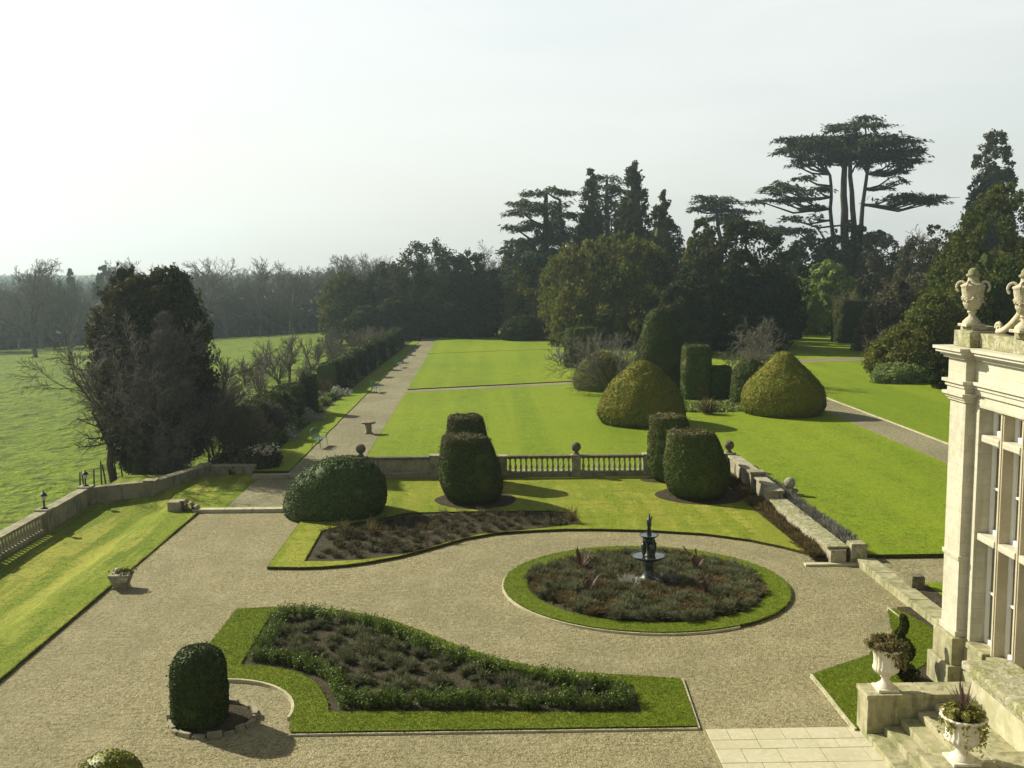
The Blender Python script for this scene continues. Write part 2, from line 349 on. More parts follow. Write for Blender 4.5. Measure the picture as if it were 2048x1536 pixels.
M['twigbrown'] = surf('brown_twig', (0.085, 0.062, 0.040), (), 0.9, (), 0.12, island=((0.16, 0.12, 0.06), 0.8))
M['twiggrey'] = surf('lichen_twig', (0.095, 0.088, 0.064), (), 0.9, (), 0.15, island=((0.185, 0.175, 0.135), 0.8))
M['twiggreen'] = surf('mossy_twig', (0.13, 0.125, 0.05), (), 0.9, (), 0.15, island=((0.20, 0.19, 0.08), 0.8))
# foliage
M['yewdark'] = leafmat('dark_yew_leaf', (0.018, 0.030, 0.007), (0.050, 0.068, 0.014), (0.058, 0.052, 0.014), 0.35, 0.25)
M['yewclip'] = leafmat('clipped_yew_leaf', (0.028, 0.044, 0.011), (0.085, 0.112, 0.026), (0.09, 0.075, 0.024), 0.7, 0.12, lo=0.5, hi=0.7)
M['yewtop'] = leafmat('clipped_brown_tips', (0.17, 0.135, 0.065), (0.10, 0.085, 0.038), (0.06, 0.065, 0.02), 2.0, 0.1)
M['yewgold'] = leafmat('golden_yew_leaf', (0.070, 0.088, 0.012), (0.21, 0.225, 0.028), (0.20, 0.18, 0.026), 0.6, 0.15, lo=0.38, hi=0.6)
M['yewolive'] = leafmat('olive_yew_leaf', (0.030, 0.046, 0.008), (0.125, 0.142, 0.018), (0.13, 0.112, 0.018), 0.3, 0.35, lo=0.42, hi=0.62)
M['cypress'] = leafmat('brown_cypress_leaf', (0.026, 0.032, 0.008), (0.075, 0.08, 0.017), (0.078, 0.064, 0.018), 0.5, 0.25)
M['yewgreen'] = leafmat('green_yew_leaf', (0.028, 0.046, 0.007), (0.10, 0.125, 0.018), (0.075, 0.07, 0.014), 0.3, 0.3)
M['box'] = leafmat('box_leaf', (0.020, 0.038, 0.009), (0.085, 0.12, 0.030), None, 1, 0.18, 0.6, 0.15)
M['boxgold'] = leafmat('golden_box_leaf', (0.10, 0.125, 0.014), (0.22, 0.22, 0.022), None, 1, 0.2, 0.5, 0.3)
M['boxplant'] = leafmat('young_box_leaf', (0.075, 0.12, 0.016), (0.155, 0.205, 0.030), (0.045, 0.075, 0.014), 2.0, 0.3, 0.5, 0.3)
M['cedar'] = leafmat('cedar_needle', (0.014, 0.032, 0.014), (0.045, 0.075, 0.028), (0.07, 0.072, 0.020), 0.12, 0.2)
M['conifer'] = leafmat('conifer_needle', (0.020, 0.038, 0.012), (0.068, 0.088, 0.024), (0.095, 0.08, 0.026), 0.2, 0.25)
M['rhodo'] = leafmat('glossy_laurel_leaf', (0.10, 0.165, 0.016), (0.26, 0.34, 0.035), (0.38, 0.41, 0.035), 0.15, 0.35, 0.55, 0.2, lo=0.5, hi=0.65)
M['goldshrub'] = leafmat('amber_shrub_leaf', (0.065, 0.08, 0.016), (0.17, 0.155, 0.028), (0.13, 0.16, 0.032), 0.35, 0.25)
M['cover'] = leafmat('pale_cover_leaf', (0.13, 0.18, 0.045), (0.22, 0.26, 0.085), None, 1, 0.25)
M['shrubdull'] = leafmat('dull_shrub_leaf', (0.05, 0.056, 0.026), (0.10, 0.10, 0.048), (0.10, 0.08, 0.04), 0.5, 0.2)
M['lavender'] = leafmat('lavender_leaf', (0.085, 0.098, 0.046), (0.21, 0.22, 0.125), (0.115, 0.10, 0.045), 1.2, 0.2)
M['lavgrey'] = leafmat('grey_lavender_leaf', (0.13, 0.125, 0.105), (0.24, 0.235, 0.20), None, 1, 0.2)
M['catmint'] = leafmat('brown_catmint_stem', (0.11, 0.078, 0.036), (0.18, 0.145, 0.062), None, 1, 0.2)
M['phormium'] = leafmat('bronze_phormium_blade', (0.055, 0.03, 0.026), (0.12, 0.07, 0.05), None, 1, 0.1, 0.65, 0.15)
M['cordyline'] = leafmat('cordyline_blade', (0.10, 0.05, 0.05), (0.17, 0.11, 0.08), None, 1, 0.15, 0.35, 0.5)
M['palmleaf'] = leafmat('palm_blade', (0.06, 0.09, 0.02), (0.16, 0.18, 0.04), None, 1, 0.25, 0.4, 0.4)
M['ivy'] = leafmat('trailing_ivy_leaf', (0.12, 0.13, 0.022), (0.30, 0.28, 0.06), (0.40, 0.38, 0.16), 6.0, 0.25, lo=0.52, hi=0.62)
M['deadleaf'] = leafmat('withered_stem', (0.15, 0.115, 0.05), (0.27, 0.215, 0.10), (0.07, 0.085, 0.022), 5.0, 0.2)
M['blossom'] = leafmat('cream_blossom', (0.55, 0.48, 0.36), (0.68, 0.62, 0.48), None, 1, 0.3)
M['silver'] = leafmat('silver_leaf', (0.26, 0.26, 0.215), (0.42, 0.41, 0.35), None, 1, 0.2)
M['farwood'] = surf('distant_wood_twig', (0.07, 0.07, 0.05), (), 0.95, (), 0.1, island=((0.14, 0.135, 0.09), 0.9))
# ------------------------------------------------------------------ camera, light, air
cam = bpy.data.cameras.new('camera'); cam.sensor_width = 36; cam.lens = 36*FOC/2048
cam.clip_start = 0.1; cam.clip_end = 6000
co = bpy.data.objects.new('camera', cam); COL.objects.link(co)
co.matrix_world = Matrix(((R2[0], U2[0], -FWD[0], 0), (R2[1], U2[1], -FWD[1], 0), (R2[2], U2[2], -FWD[2], CAM_H), (0, 0, 0, 1)))
scene.camera = co

SUN_EL, SUN_DIR = rad(33.5), unit(np.array([-1.0, 0.72, 0.0]))
to_sun = np.array([SUN_DIR[0]*math.cos(SUN_EL), SUN_DIR[1]*math.cos(SUN_EL), math.sin(SUN_EL)])
ld = bpy.data.lights.new('sun', 'SUN'); ld.energy = 5.0; ld.angle = rad(0.6); ld.color = (1.0, 0.955, 0.78)
lo = bpy.data.objects.new('sun', ld); COL.objects.link(lo)
lo.rotation_euler = Vector(to_sun).to_track_quat('Z', 'Y').to_euler()
lo.location = (-80, 40, 90)

w = bpy.data.worlds.new('World'); scene.world = w; w.use_nodes = True
nt = w.node_tree; nt.nodes.clear()
out = N(nt, 'OutputWorld'); bg = N(nt, 'Background')
sky = N(nt, 'TexSky'); sky.sky_type = 'NISHITA'; sky.sun_disc = False
sky.sun_elevation = SUN_EL; sky.sun_rotation = math.atan2(SUN_DIR[0], SUN_DIR[1])
sky.air_density = 1.2; sky.dust_density = 2.5; sky.ozone_density = 1.0
tc = N(nt, 'TexCoord'); sp = N(nt, 'SeparateXYZ'); nt.links.new(tc.outputs['Generated'], sp.inputs[0])
# thin high cloud: white towards the sun and the horizon; dimmed out of view, overhead and opposite the sun, to lower fill
dt = N(nt, 'VectorMath', operation='DOT_PRODUCT'); nt.links.new(tc.outputs['Generated'], dt.inputs[0]); dt.inputs[1].default_value = tuple(to_sun)
sunr = N(nt, 'MapRange'); nt.links.new(dt.outputs['Value'], sunr.inputs['Value'])
sunr.inputs['From Min'].default_value = 0.1; sunr.inputs['From Max'].default_value = 0.95
away = N(nt, 'MapRange'); nt.links.new(dt.outputs['Value'], away.inputs['Value'])
away.inputs['From Min'].default_value = 0.0; away.inputs['From Max'].default_value = -0.55
elev = N(nt, 'MapRange'); nt.links.new(sp.outputs['Z'], elev.inputs['Value'])
elev.inputs['From Min'].default_value = 0.33; elev.inputs['From Max'].default_value = 0.65
elev.inputs['To Min'].default_value = 1.0; elev.inputs['To Max'].default_value = 0.2
veil = mixc(nt, sunr.outputs[0], (5.85, 6.05, 5.8), (7.1, 7.2, 6.85))
band = noise_fac(nt, tc.outputs['Generated'], 1.7, 0.3, 0.72, detail=7, stretch=(1, 1, 6), dist=0.8)
veil = mixc(nt, mul(nt, band, 0.16), veil, (4.3, 4.75, 4.9))
veil = mixc(nt, away.outputs[0], veil, (0.85, 0.95, 1.0))
veil = mixc(nt, 1.0, veil, elev.outputs[0], 'MULTIPLY')
streak = noise_fac(nt, tc.outputs['Generated'], 2.6, 0.35, 0.75, detail=6, stretch=(1, 1, 5), dist=0.4)
amt = N(nt, 'MapRange'); nt.links.new(streak, amt.inputs['Value']); amt.inputs['To Min'].default_value = 0.74; amt.inputs['To Max'].default_value = 1.0
c = mixc(nt, amt.outputs[0], sky.outputs[0], veil)
nt.links.new(c, bg.inputs['Color']); bg.inputs['Strength'].default_value = 0.09
nt.links.new(bg.outputs[0], out.inputs['Surface'])

scene.view_settings.view_transform = 'Standard'; scene.view_settings.look = 'None'
scene.view_settings.gamma = 1.0; scene.view_settings.exposure = 0.76
cy = scene.cycles
cy.max_bounces = 6; cy.diffuse_bounces = 3; cy.glossy_bounces = 3; cy.transmission_bounces = 4
cy.transparent_max_bounces = 8; cy.volume_bounces = 0; cy.sample_clamp_indirect = 5
cy.use_denoising = True

# haze: the damp air of the valley
HAZE = 0.00052
mh = bpy.data.materials.new('valley_haze'); mh.use_nodes = True
nt = mh.node_tree; nt.nodes.clear(); out = N(nt, 'OutputMaterial'); v = N(nt, 'VolumePrincipled')
v.inputs['Color'].default_value = (0.72, 0.90, 0.95, 1); v.inputs['Density'].default_value = HAZE; v.inputs['Anisotropy'].default_value = 0.76
nt.links.new(v.outputs[0], out.inputs['Volume'])
mb = MB(); mb.box(-520, 330, -40, 1000, -26, 46)
setting(mb.build('haze', mh), 'stuff')

# ------------------------------------------------------------------ terrain
def sstep(a, b, x):
    t = np.clip((x-a)/(b-a), 0, 1); return t*t*(3-2*t)
def field_z(x, y):
    x = np.asarray(x, float); y = np.asarray(y, float)
    d = np.maximum(0, -x-14)
    z = -0.62 - 0.045*np.minimum(d, 260)
    far = sstep(240, 620, y)
    z = z*(1-far) + far*(-4.0 + 2.0*np.sin(x*0.006+0.5))
    z = z - 2.0*sstep(175, 235, y)*(1-sstep(260, 420, y))*sstep(0, -40, x)
    z = z + np.where(x > 14, 0.4*sstep(100, 160, y), 0)
    return z
def seq(*segs):
    out = []
    for a, b, s in segs: out += list(np.arange(a, b, s))
    return np.array(out + [segs[-1][1]])
def grid_mesh(xs, ys, zf, mb, mat=0, smooth=True):
    X, Y = np.meshgrid(xs, ys); Z = zf(X.ravel(), Y.ravel())
    V = np.stack([X.ravel(), Y.ravel(), Z], 1); nx, ny = len(xs), len(ys)
    i, j = np.meshgrid(np.arange(nx-1), np.arange(ny-1)); a = (j*nx+i).ravel()
    mb.add(V, np.stack([a, a+1, a+1+nx, a+nx], 1), mat, smooth)
def tussock(x, y):
    z = field_z(x, y)
    P = np.stack([x*0.9, y*0.9, np.zeros_like(x)], 1)
    near = (1-sstep(90, 180, np.abs(y)))*sstep(-16.5, -19, x)
    n = fbm(P, 3, 3); n2 = fbm(P*0.17, 9, 2)
    return z + near*(0.13*np.maximum(0, n) + 0.10*n2)
mb = MB()
grid_mesh(seq((-1500, -300, 60), (-300, -90, 8), (-90, -16, 0.45), (-16, 60, 4), (60, 300, 24), (300, 1500, 100)),
          seq((-60, 24, 8), (24, 130, 0.5), (130, 260, 5), (260, 700, 20), (700, 2400, 100)), tussock, mb)
setting(mb.build('field', M['field']))

# gravel court
mb = MB(); mb.prism([(-12.1, -8), (30, -8), (30, 34.6), (12.9, 34.6), (12.9, 43.2), (-12.9, 43.2)], -0.4, 0.0, 0, 0)
setting(mb.build('gravel_court', M['gravel']))
# grass terrace along the field wall: flat top, bank, lower strip
def ter_z(x, y):
    return 0.07 - 0.30*sstep(-13.2, -14.3, x) + 0.02*fbm(np.stack([x*0.4, y*0.4, 0*x], 1), 5, 2)
mb = MB(); ys = np.arange(2, 43.01, 0.5)
grid_mesh(np.array([-17.6, -16.5, -15.4, -14.6, -14.3, -14.0, -13.75, -13.5, -13.2, -12.6, -11.97]), ys, ter_z, mb)
e = ys; rx = -11.97 + 0.03*np.sin(e*3.1) + 0.02*np.sin(e*7.7)
V = np.concatenate([np.stack([np.full_like(e, -11.97), e, ter_z(np.full_like(e, -11.97), e)], 1), np.stack([rx+0.02, e, np.zeros_like(e)-0.02], 1)])
k = np.arange(len(e)-1); mb.add(V, np.stack([k+len(e), k+1+len(e), k+1, k], 1), 1)
def ter2(x, y):
    k = sstep(43.2, 49, y)
    return (0.07 - 0.30*sstep(-13.2, -14.3, x))*(1-k) + 0.1*k + 0.02*fbm(np.stack([x*0.4, y*0.4, 0*x], 1), 5, 2)
grid_mesh(np.array([-17.6, -16.5, -15.4, -14.6, -14.3, -14.0, -13.75, -13.5, -13.2, -12.6, -11.97, -11.4, -10.9]), np.arange(43, 51, 0.5), ter2, mb)
setting(mb.build('terrace_lawn', [M['strip'], M['turfside']]))

# raised platform of the path behind the step, then the upper path
mb = MB(); mb.prism([(-10.9, 42.95), (-6.6, 42.95), (-6.6, 49.35), (-10.9, 49.35)], -0.3, 0.13, 0, 0)
setting(mb.build('lower_path', M['path']))
mb = MB(); mb.prism([(-9.55, 49.4), (-6.3, 49.4), (-6.45, 90), (-6.7, 145), (-9.0, 145), (-9.3, 90)], -0.3, 0.3, 0, 1)
L = [gr(822, 776, .3), gr(1148, 759, .3)]
mb.prism([(-6.6, 81.9), (8, 87.3), (16, 89.5), (16, 91.2), (8, 89.0), (-6.6, 83.5)], 0.25, 0.308, 0, 0)
setting(mb.build('garden_path', [M['path'], M['wallstone']]))
# right-hand path, curving away behind the dark yew
mb = MB()
pr = [(25.0, 34.6), (25.0, 60), (24.9, 80), (25.1, 92), (26.5, 100), (30, 104.2), (38, 106.5), (60, 108)]
pl = [(60, 111), (37.5, 110), (28, 107.5), (24.5, 103), (22.9, 94), (22.7, 80), (22.6, 60), (22.6, 34.6)]
mb.prism(pr+pl, 0.2, 0.306, 0, 0)
mb.prism([(25.0, 36), (25.14, 36), (25.14, 60), (25.04, 80), (25.24, 92), (25.1, 92), (24.9, 80), (25.0, 60)], 0.2, 0.35, 1, 1)
setting(mb.build('side_path', [M['path'], M['edging']]))

# upper lawn and its panels, each a low slab with a cut edge
def wavy(pts, step=0.9, amp=0.035, seed=1, close=True):
    out = []; n = len(pts); r = random.Random(seed)
    for i in range(n if close else n-1):
        a, b = pts[i], pts[(i+1) % n]; L = math.hypot(b[0]-a[0], b[1]-a[1]); m = max(1, int(L/step))
        for k in range(m):
            t = k/m; j = amp*(r.random()-0.5)*2 if k else 0
            out.append((a[0]+(b[0]-a[0])*t - j*(b[1]-a[1])/max(L, .01), a[1]+(b[1]-a[1])*t + j*(b[0]-a[0])/max(L, .01)))
    if not close: out.append(pts[-1])
    return out
mb = MB()
mb.prism([(-6.32, 49.6), (11.7, 49.6), (11.8, 34.3), (60, 34.7), (60, 160), (-11, 160), (-11, 146), (-6.7, 146), (-6.45, 90)], -0.3, 0.3, 0, 1)
mb.prism(wavy([(-6.42, 83.6), (8, 89.1), (16, 91.4), (20, 92), (20, 126.6), (3, 122.3), (-6.62, 118.4)], 1.2, .05, 7), 0.2, 0.38, 0, 1)
mb.prism(wavy([(-6.7, 118.4), (3, 122.2), (22, 127), (22, 150), (-6.85, 146)], 1.2, .06, 9), 0.2, 0.405, 0, 1)
setting(mb.build('upper_lawn', [M['lawn'], M['turfside']]))
# grass verge between path and border
mb = MB(); mb.prism(wavy([(-9.58, 50.0), (-9.3, 90), (-9.02, 140), (-9.9, 140), (-10.9, 90), (-11.35, 50)], 1.5, 0.04, 3), 0.0, 0.34, 0, 1)
setting(mb.build('verge_lawn', [M['lawn'], M['turfside']]))
mb = MB(); mb.prism([(-11.33, 50.6), (-10.88, 90), (-9.88, 142), (-12.6, 142), (-13.6, 90), (-14.2, 50.9)], -0.8, 0.31, 0, 0)
setting(mb.build('border_soil', M['soil']))

# parterre lawn with its rose bed
LFT = -7.42
bed_r = gpoly([(608,1128),(643,1066),(700,1052),(773,1039),(814,1030),(950,1027),(1100,1026),(1142,1030),(1163,1048),(1142,1055),(1047,1065),(961,1073),(893,1090),(850,1104),(808,1114),(722,1125),(660,1128)])
out_r = [(LFT, 34.4)] + gpoly([(600,1140),(640,1139),(690,1135),(730,1130),(800,1117),(860,1101),(930,1081),(999,1076-7),(1062,1065.5),(1131,1062.5),(1200,1062.5),(1300,1065),(1406,1071.5),(1500,1084),(1562,1097),(1625,1113)])
out_r += [(11.05, 36), (10.88, 41.83), (10.9, 47), (10.95, 49.1), (-6.5, 49.1), (-6.58, 42.6), (LFT, 42.4)]
mb = MB(); mb.prism(wavy(out_r, 1.0, 0.02, 5), -0.1, 0.10, 0, 1, holes=[bed_r])
setting(mb.build('parterre_lawn', [M['parterre'], M['turfside']]))
mb = MB(); mb.prism(bed_r, -0.1, 0.045, 0, 0)
def disc(cx, cy, rx, ry, n=36, wob=0.0, seed=0):
    r = random.Random(seed); ph = r.random()*6
    return [(cx+rx*math.cos(2*math.pi*i/n)*(1+wob*math.sin(3*2*math.pi*i/n+ph)), cy+ry*math.sin(2*math.pi*i/n)*(1+wob*math.sin(2*2*math.pi*i/n+ph))) for i in range(n)]
DRUMS = [(-0.62, 44.3), (9.15, 44.6)]
mb.prism(disc(DRUMS[0][0]+.1, DRUMS[0][1]-.05, 1.75, 1.7, wob=.03), 0.05, 0.106, 0, 0)
mb.prism(disc(DRUMS[1][0]+.1, DRUMS[1][1]+.1, 1.95, 1.8, wob=.03), 0.05, 0.106, 0, 0)
mb.prism(disc(8.6, 48.1, 1.5, .8), 0.05, 0.108, 0, 0)
mb.prism(wavy([(11.08, 34.7), (11.7, 34.3), (11.7, 49.2), (10.96, 49.2), (10.9, 42)], 1, .06, 4), -0.1, 0.112, 0, 0)
setting(mb.build('soil_bed', M['soil']))

# near bed: turf frame, soil inside, a bite for the clipped holly's circle
cc = (-6.45, 22.8)
arc = lambda a0, a1, r, n=14: [(cc[0]+r*math.cos(rad(a0+(a1-a0)*i/n)), cc[1]+r*math.sin(rad(a0+(a1-a0)*i/n))) for i in range(n+1)]
top_n = gpoly([(475,1222),(540,1219),(600,1219),(650,1222),(700,1228),(740,1235),(785,1246),(820,1258),(860,1273),(900,1290),(940,1304),(980,1317),(1020,1328),(1060,1337),(1110,1345),(1160,1350),(1260,1356),(1360,1362)])
FY = 21.78
out_n = [(LFT, 30.1)] + top_n + [(4.5, FY), (-4.3, FY)] + arc(-8, 122, 2.02)
soil_n = gpoly([(543,1230),(600,1228),(655,1233),(710,1241),(760,1253),(810,1270),(850,1287),(900,1306),(950,1322),(1000,1336),(1060,1350),(1120,1360),(1190,1368),(1268,1376),(1283,1432),(1000,1430),(800,1429),(657,1430),(656,1412),(645,1388),(628,1368),(600,1352),(560,1341),(520,1336),(480,1335)])
mb = MB(); mb.prism(wavy(out_n, 0.8, 0.015, 6), -0.1, 0.075, 0, 1, holes=[soil_n])
setting(mb.build('bed_turf', [M['turf'], M['turfside']]))
mb = MB(); mb.prism(soil_n, -0.1, 0.03, 0, 0)
setting(mb.build('planting_soil', M['soil']))
def strip(mb, pts, wd, z0, z1, mat=0):
    P = np.array(pts, float); T = np.gradient(P, axis=0); T = unit(T); Nn = np.stack([-T[:, 1], T[:, 0]], 1)
    A = P + Nn*wd/2; B = P - Nn*wd/2; n = len(P)
    V = []
    for i in range(n):
        V += [(A[i][0], A[i][1], z0), (A[i][0], A[i][1], z1), (B[i][0], B[i][1], z1), (B[i][0], B[i][1], z0)]
    F = []
    for i in range(n-1):
        a, b = 4*i, 4*i+4
        F += [(a, b, b+1, a+1), (a+1, b+1, b+2, a+2), (a+2, b+2, b+3, a+3)]
    F += [(0, 1, 2, 3), (4*n-1, 4*n-2, 4*n-3, 4*n-4)]
    mb.add(V, F, mat)
# round bed with a turf ring
RC, RO, RI = (4.92, 32.1), 4.45, 3.72
mb = MB(); mb.prism(disc(*RC, RO, RO, 90), -0.1, 0.09, 0, 1, holes=[disc(*RC, RI, RI, 72)])
setting(mb.build('ring_turf', [M['turf'], M['turfside']]))
mb = MB()
mb.lathe([(RI, 0.02), (RI*.8, .07), (RI*.4, .12), (0.02, .14)], 40, (RC[0], RC[1], 0), 0)
setting(mb.build('ring_soil', M['soil']))
# pale stone edgings
mb = MB()
strip(mb, [(RC[0]+(RO+.035)*math.cos(rad(a)), RC[1]+(RO+.035)*math.sin(rad(a))) for a in range(165, 300, 3)], 0.06, -0.05, 0.06)
strip(mb, arc(-8, 114, 1.98), 0.06, -0.05, 0.085)
strip(mb, [(LFT-.03, 24.7), (LFT-.03, 28), (LFT-.03, 30.1)], 0.045, -0.05, 0.035)
strip(mb, [(4.53, FY-.05), (4.6, 23), (4.68, 24.5)], 0.05, -0.05, 0.05)
strip(mb, [(-4.3, FY-.04), (0, FY-.04), (4.5, FY-.04)], 0.05, -0.05, 0.045)
setting(mb.build('bed_edging', M['edging']))

# grass patch with spiral yew by the house
mb = MB(); gp = gpoly([(1622,1350),(1736,1312),(1786,1268),(1776,1217),(1800,1222),(1832,1238),(1868,1262),(1862,1320),(1815,1352),(1800,1375),(1785,1420),(1750,1452),(1710,1460)], 0.05)
mb.prism(wavy(gp, .6, .015, 8), -0.1, 0.07, 0, 1)
setting(mb.build('house_turf', [M['turf'], M['turfside']]))
mb = MB(); mb.prism([(8.2, 21.5), (10.9, 21.5), (10.9, 26.6), (10.75, 26.4), (10.3, 24.2), (9.75, 22.6), (9.3, 21.9)], -0.1, 0.055, 0, 0)
mb.prism([(10.85, 25.0), (11.3, 26.4), (11.75, 28.2), (11.95, 29.6), (12.36, 29.6), (12.36, 26), (12.36, 22), (10.9, 22)], -0.1, 0.05, 0, 0)
mb.prism([(13.0, 24.5), (13.5, 24.5), (13.5, 31.2), (13.0, 31.2)], 0, 0.215, 0, 0)
setting(mb.build('house_soil', M['soil']))
mb = MB(); p = gpoly([(1622,1350),(1655,1390),(1690,1435),(1711,1460)], 0.05); strip(mb, p, 0.05, -0.05, 0.085)
strip(mb, gpoly([(1776,1217),(1795,1232),(1816,1249)], .05), 0.05, -.05, .085)
setting(mb.build('house_edging', M['edging']))
# court beyond the kerb and the small lawn there
mb = MB(); mb.prism([(12.6, 20), (60, 20), (60, 34.4), (12.6, 34.3)], -0.2, 0.16, 0, 0)
setting(mb.build('side_court', M['gravel']))
mb = MB(); mb.prism([(13.4, 24.5), (22, 24.5), (22, 31.6), (13.4, 31.4)], -0.1, 0.21, 0, 1)
setting(mb.build('side_turf', [M['lawn'], M['turfside']]))

# paving
mb = MB(); mb.prism([(4.56, 8), (8.1, 8), (8.1, 21.72), (4.62, 21.72)], -0.2, 0.012, 0, 0)
r = random.Random(4); y = 21.7; k = 0
while y > 12:
    hgt = [0.55, 0.42, 0.62][k % 3]; x = 4.66 if k % 2 else 4.66
    first = True
    while x < 8.06:
        wd = r.choice([0.62, 0.75, 0.9, 0.55]);
        if first: wd *= 0.6 + 0.5*(k % 2); first = False
        x1 = min(x+wd, 8.08)
        if 8.08-x1 < 0.25: x1 = 8.08
        mb.bbox(x+.008, x1-.008, y-hgt+.008, y-.008, 0.0, 0.034+0.004*r.random(), 0.006, 1)
        x = x1
    y -= hgt; k += 1
setting(mb.build('flagstone_pavement', [M['joint'], M['slab']]))
# ------------------------------------------------------------------ balustrade across the garden
def baluster_prof(h, r=0.075):
    return [(r*.95, 0), (r*.95, h*.08), (r*.6, h*.11), (r*.7, h*.16), (r*1.05, h*.28), (r*.98, h*.38), (r*.6, h*.55), (r*.48, h*.70), (r*.62, h*.80), (r*.5, h*.83), (r*.72, h*.90), (r*.95, h*.92), (r*.95, h)]
BY = 49.42
def ball(parent, x, y, z, r=0.235, mat='ballstone'):
    mb = MB(); mb.lathe([(0.0, 0), (r*.62, 0), (r*.62, .05), (r*.42, .09), (r*.36, .15)], 16, (x, y, z))
    mb.sphere((x, y, z+.13+r*.95), r, 20, 14)
    return mb.build('ball_finial', M[mat], parent)
bal = thing('stone_balustrade', 'long stone balustrade with three ball finials crossing between the two lawns', 'balustrade', (0, 0, 0))
zb, zt = 0.10, 1.08
mb = MB(); mb.box(-5.75, 11.35, BY-.17, BY+.17, -.2, .27, 1)
mb.bbox(-5.78, 11.38, BY-.20, BY+.20, .265, .33, .015, 0)
mb.build('plinth', [M['balstone'], M['wallstone']], bal)
mb = MB(); mb.bbox(-5.8, 11.4, BY-.19, BY+.19, .95, 1.08, .03, 0); mb.build('coping', M['ballstone'], bal)
for xa, xb, raised in ((-5.7, .55, (-4.75, -3.6, -1.2, -.2)), (7.75, 11.3, (8.9, 10.2))):
    mb = MB(); mb.box(xa, xb, BY-.12, BY+.12, .33, .95)
    for x in raised: mb.bbox(x-.45, x+.45, BY-.15, BY+.1, .42, .86, .02)
    mb.build('wall_panel', M['wallstone'], bal)
for x, wd, top, b in ((-6.05, .5, 1.12, 1), (-2.55, .42, 1.16, 0), (.72, .36, 1.1, 0), (4.2, .42, 1.12, 1), (7.6, .38, 1.13, 0), (11.55, .5, 1.13, 1)):
    mb = MB(); mb.bbox(x-wd/2, x+wd/2, BY-.21, BY+.21, -.2, top-.08, .015); mb.bbox(x-wd/2-.04, x+wd/2+.04, BY-.25, BY+.25, top-.08, top, .02)
    p = mb.build('pier', M['balstone'], bal)
    if b: ball(p, x, BY, top)
pm = MB(); pm.lathe(baluster_prof(.62), 10); b0 = pm.build('baluster', M['balstone'], bal)
first = True
for xa, xb, n in ((.92, 3.97, 12), (4.43, 7.39, 12)):
    for i in range(n):
        x = xa + (xb-xa)*(i+.5)/n
        o = b0 if first else b0.copy()
        if not first: COL.objects.link(o); o.parent = bal
        first = False; o.location = (x, BY, .33)

# ------------------------------------------------------------------ terrace wall by the field
tw = thing('terrace_wall', 'long weathered grey stone wall bending along the field edge of the grass terrace', 'wall', (0, 0, 0))
def wall_run(mb, pts, w, z0, z1, mat=0): strip(mb, pts, w, z0, z1, mat)
WX = -17.5
WT = [(WX, 40.9), (WX, 45.3), (-15.1, 46.6), (-13.7, 50.35), (-11.25, 50.6)]
mb = MB(); strip(mb, WT, .34, -1.0, .50); strip(mb, [(WX, 22), (WX, 40.9)], .34, -1.0, -.06); mb.build('wall_body', M['wallstone'], tw)
mb = MB(); strip(mb, [(WX, 22)]+WT, .46, .50, .60); mb.build('coping', M['wallstone'], tw)
for x, y in ((WX, 22), (WX, 31.4), (WX, 36.2), (WX, 41), (WX, 45.3), (-15.1, 46.6), (-13.7, 50.35)):
    mb = MB(); mb.bbox(x-.25, x+.25, y-.25, y+.25, -1, .57, .015); mb.bbox(x-.29, x+.29, y-.29, y+.29, .57, .66, .02)
    mb.build('pier', M['wallstone'], tw)
pm = MB(); pm.lathe(baluster_prof(.56, .085), 8); b0 = pm.build('baluster', M['balstone'], tw); first = True
for ya, yb, n in ((36.45, 40.75, 17), (31.65, 35.95, 17)):
    for i in range(n):
        o = b0 if first else b0.copy()
        if not first: COL.objects.link(o); o.parent = tw
        first = False; o.location = (WX, ya+(yb-ya)*(i+.5)/n, -.06)
def lantern(x, y, z, label):
    t = thing('garden_lantern', label, 'lantern', (x, y, z), group='iron lanterns standing on the terrace wall')
    mb = MB(); mb.lathe([(0.0, 0), (.13, 0), (.13, .03), (.04, .06), (.03, .3), (.05, .32), (.05, .34)], 10); mb.build('post', M['iron'], t)
    mb = MB(); mb.lathe([(.07, .34), (.115, .52)], 6, smooth=False); mb.build('glass_case', M['lampglass'], t)
    mb = MB(); mb.lathe([(.16, .515), (.15, .54), (.07, .62), (.03, .64), (.02, .70), (.0, .72)], 8); mb.build('cap', M['iron'], t)
lantern(WX, 41, .66, 'black iron lantern on the wall pier next to the baluster openings')
lantern(WX, 45.3, .66, 'black iron lantern on the wall corner beside the bare spreading tree')

# ------------------------------------------------------------------ wall beside the sunk parterre, stepping down to the house
rw = thing('retaining_wall', 'pale stone retaining wall with broad top running from the balustrade to the gravel', 'wall', (0, 0, 0))
mb = MB(); mb.box(11.5, 11.9, 45.3, 49.15, -.2, .95); mb.build('wall_body', M['wallstone'], rw)
mb = MB(); mb.box(11.68, 12.05, 42.2, 45.3, -.2, .78); mb.box(11.5, 12.02, 34.2, 42.2, -.2, .50); mb.build('wall_body', M['balstone'], rw)
mb = MB(); mb.bbox(11.42, 11.98, 45.3, 49.15, .95, 1.06, .02); mb.bbox(11.6, 12.12, 42.3, 45.0, .78, .88, .02); mb.build('coping', M['balstone'], rw)
mb = MB()
y = 41.8
while y > 34.3:
    mb.bbox(11.40, 12.12, max(y-1.24, 34.15), y-.012, .52, .60, .015); y -= 1.25
mb.build('coping', M['mossy'], rw)
for x, y, top in ((11.78, 45.2, .97), (11.72, 42.1, .80)):
    mb = MB(); mb.bbox(x-.3, x+.3, y-.28, y+.28, -.2, top, .015); mb.bbox(x-.35, x+.35, y-.33, y+.33, top, top+.1, .02); mb.build('pier', M['wallstone'], rw)
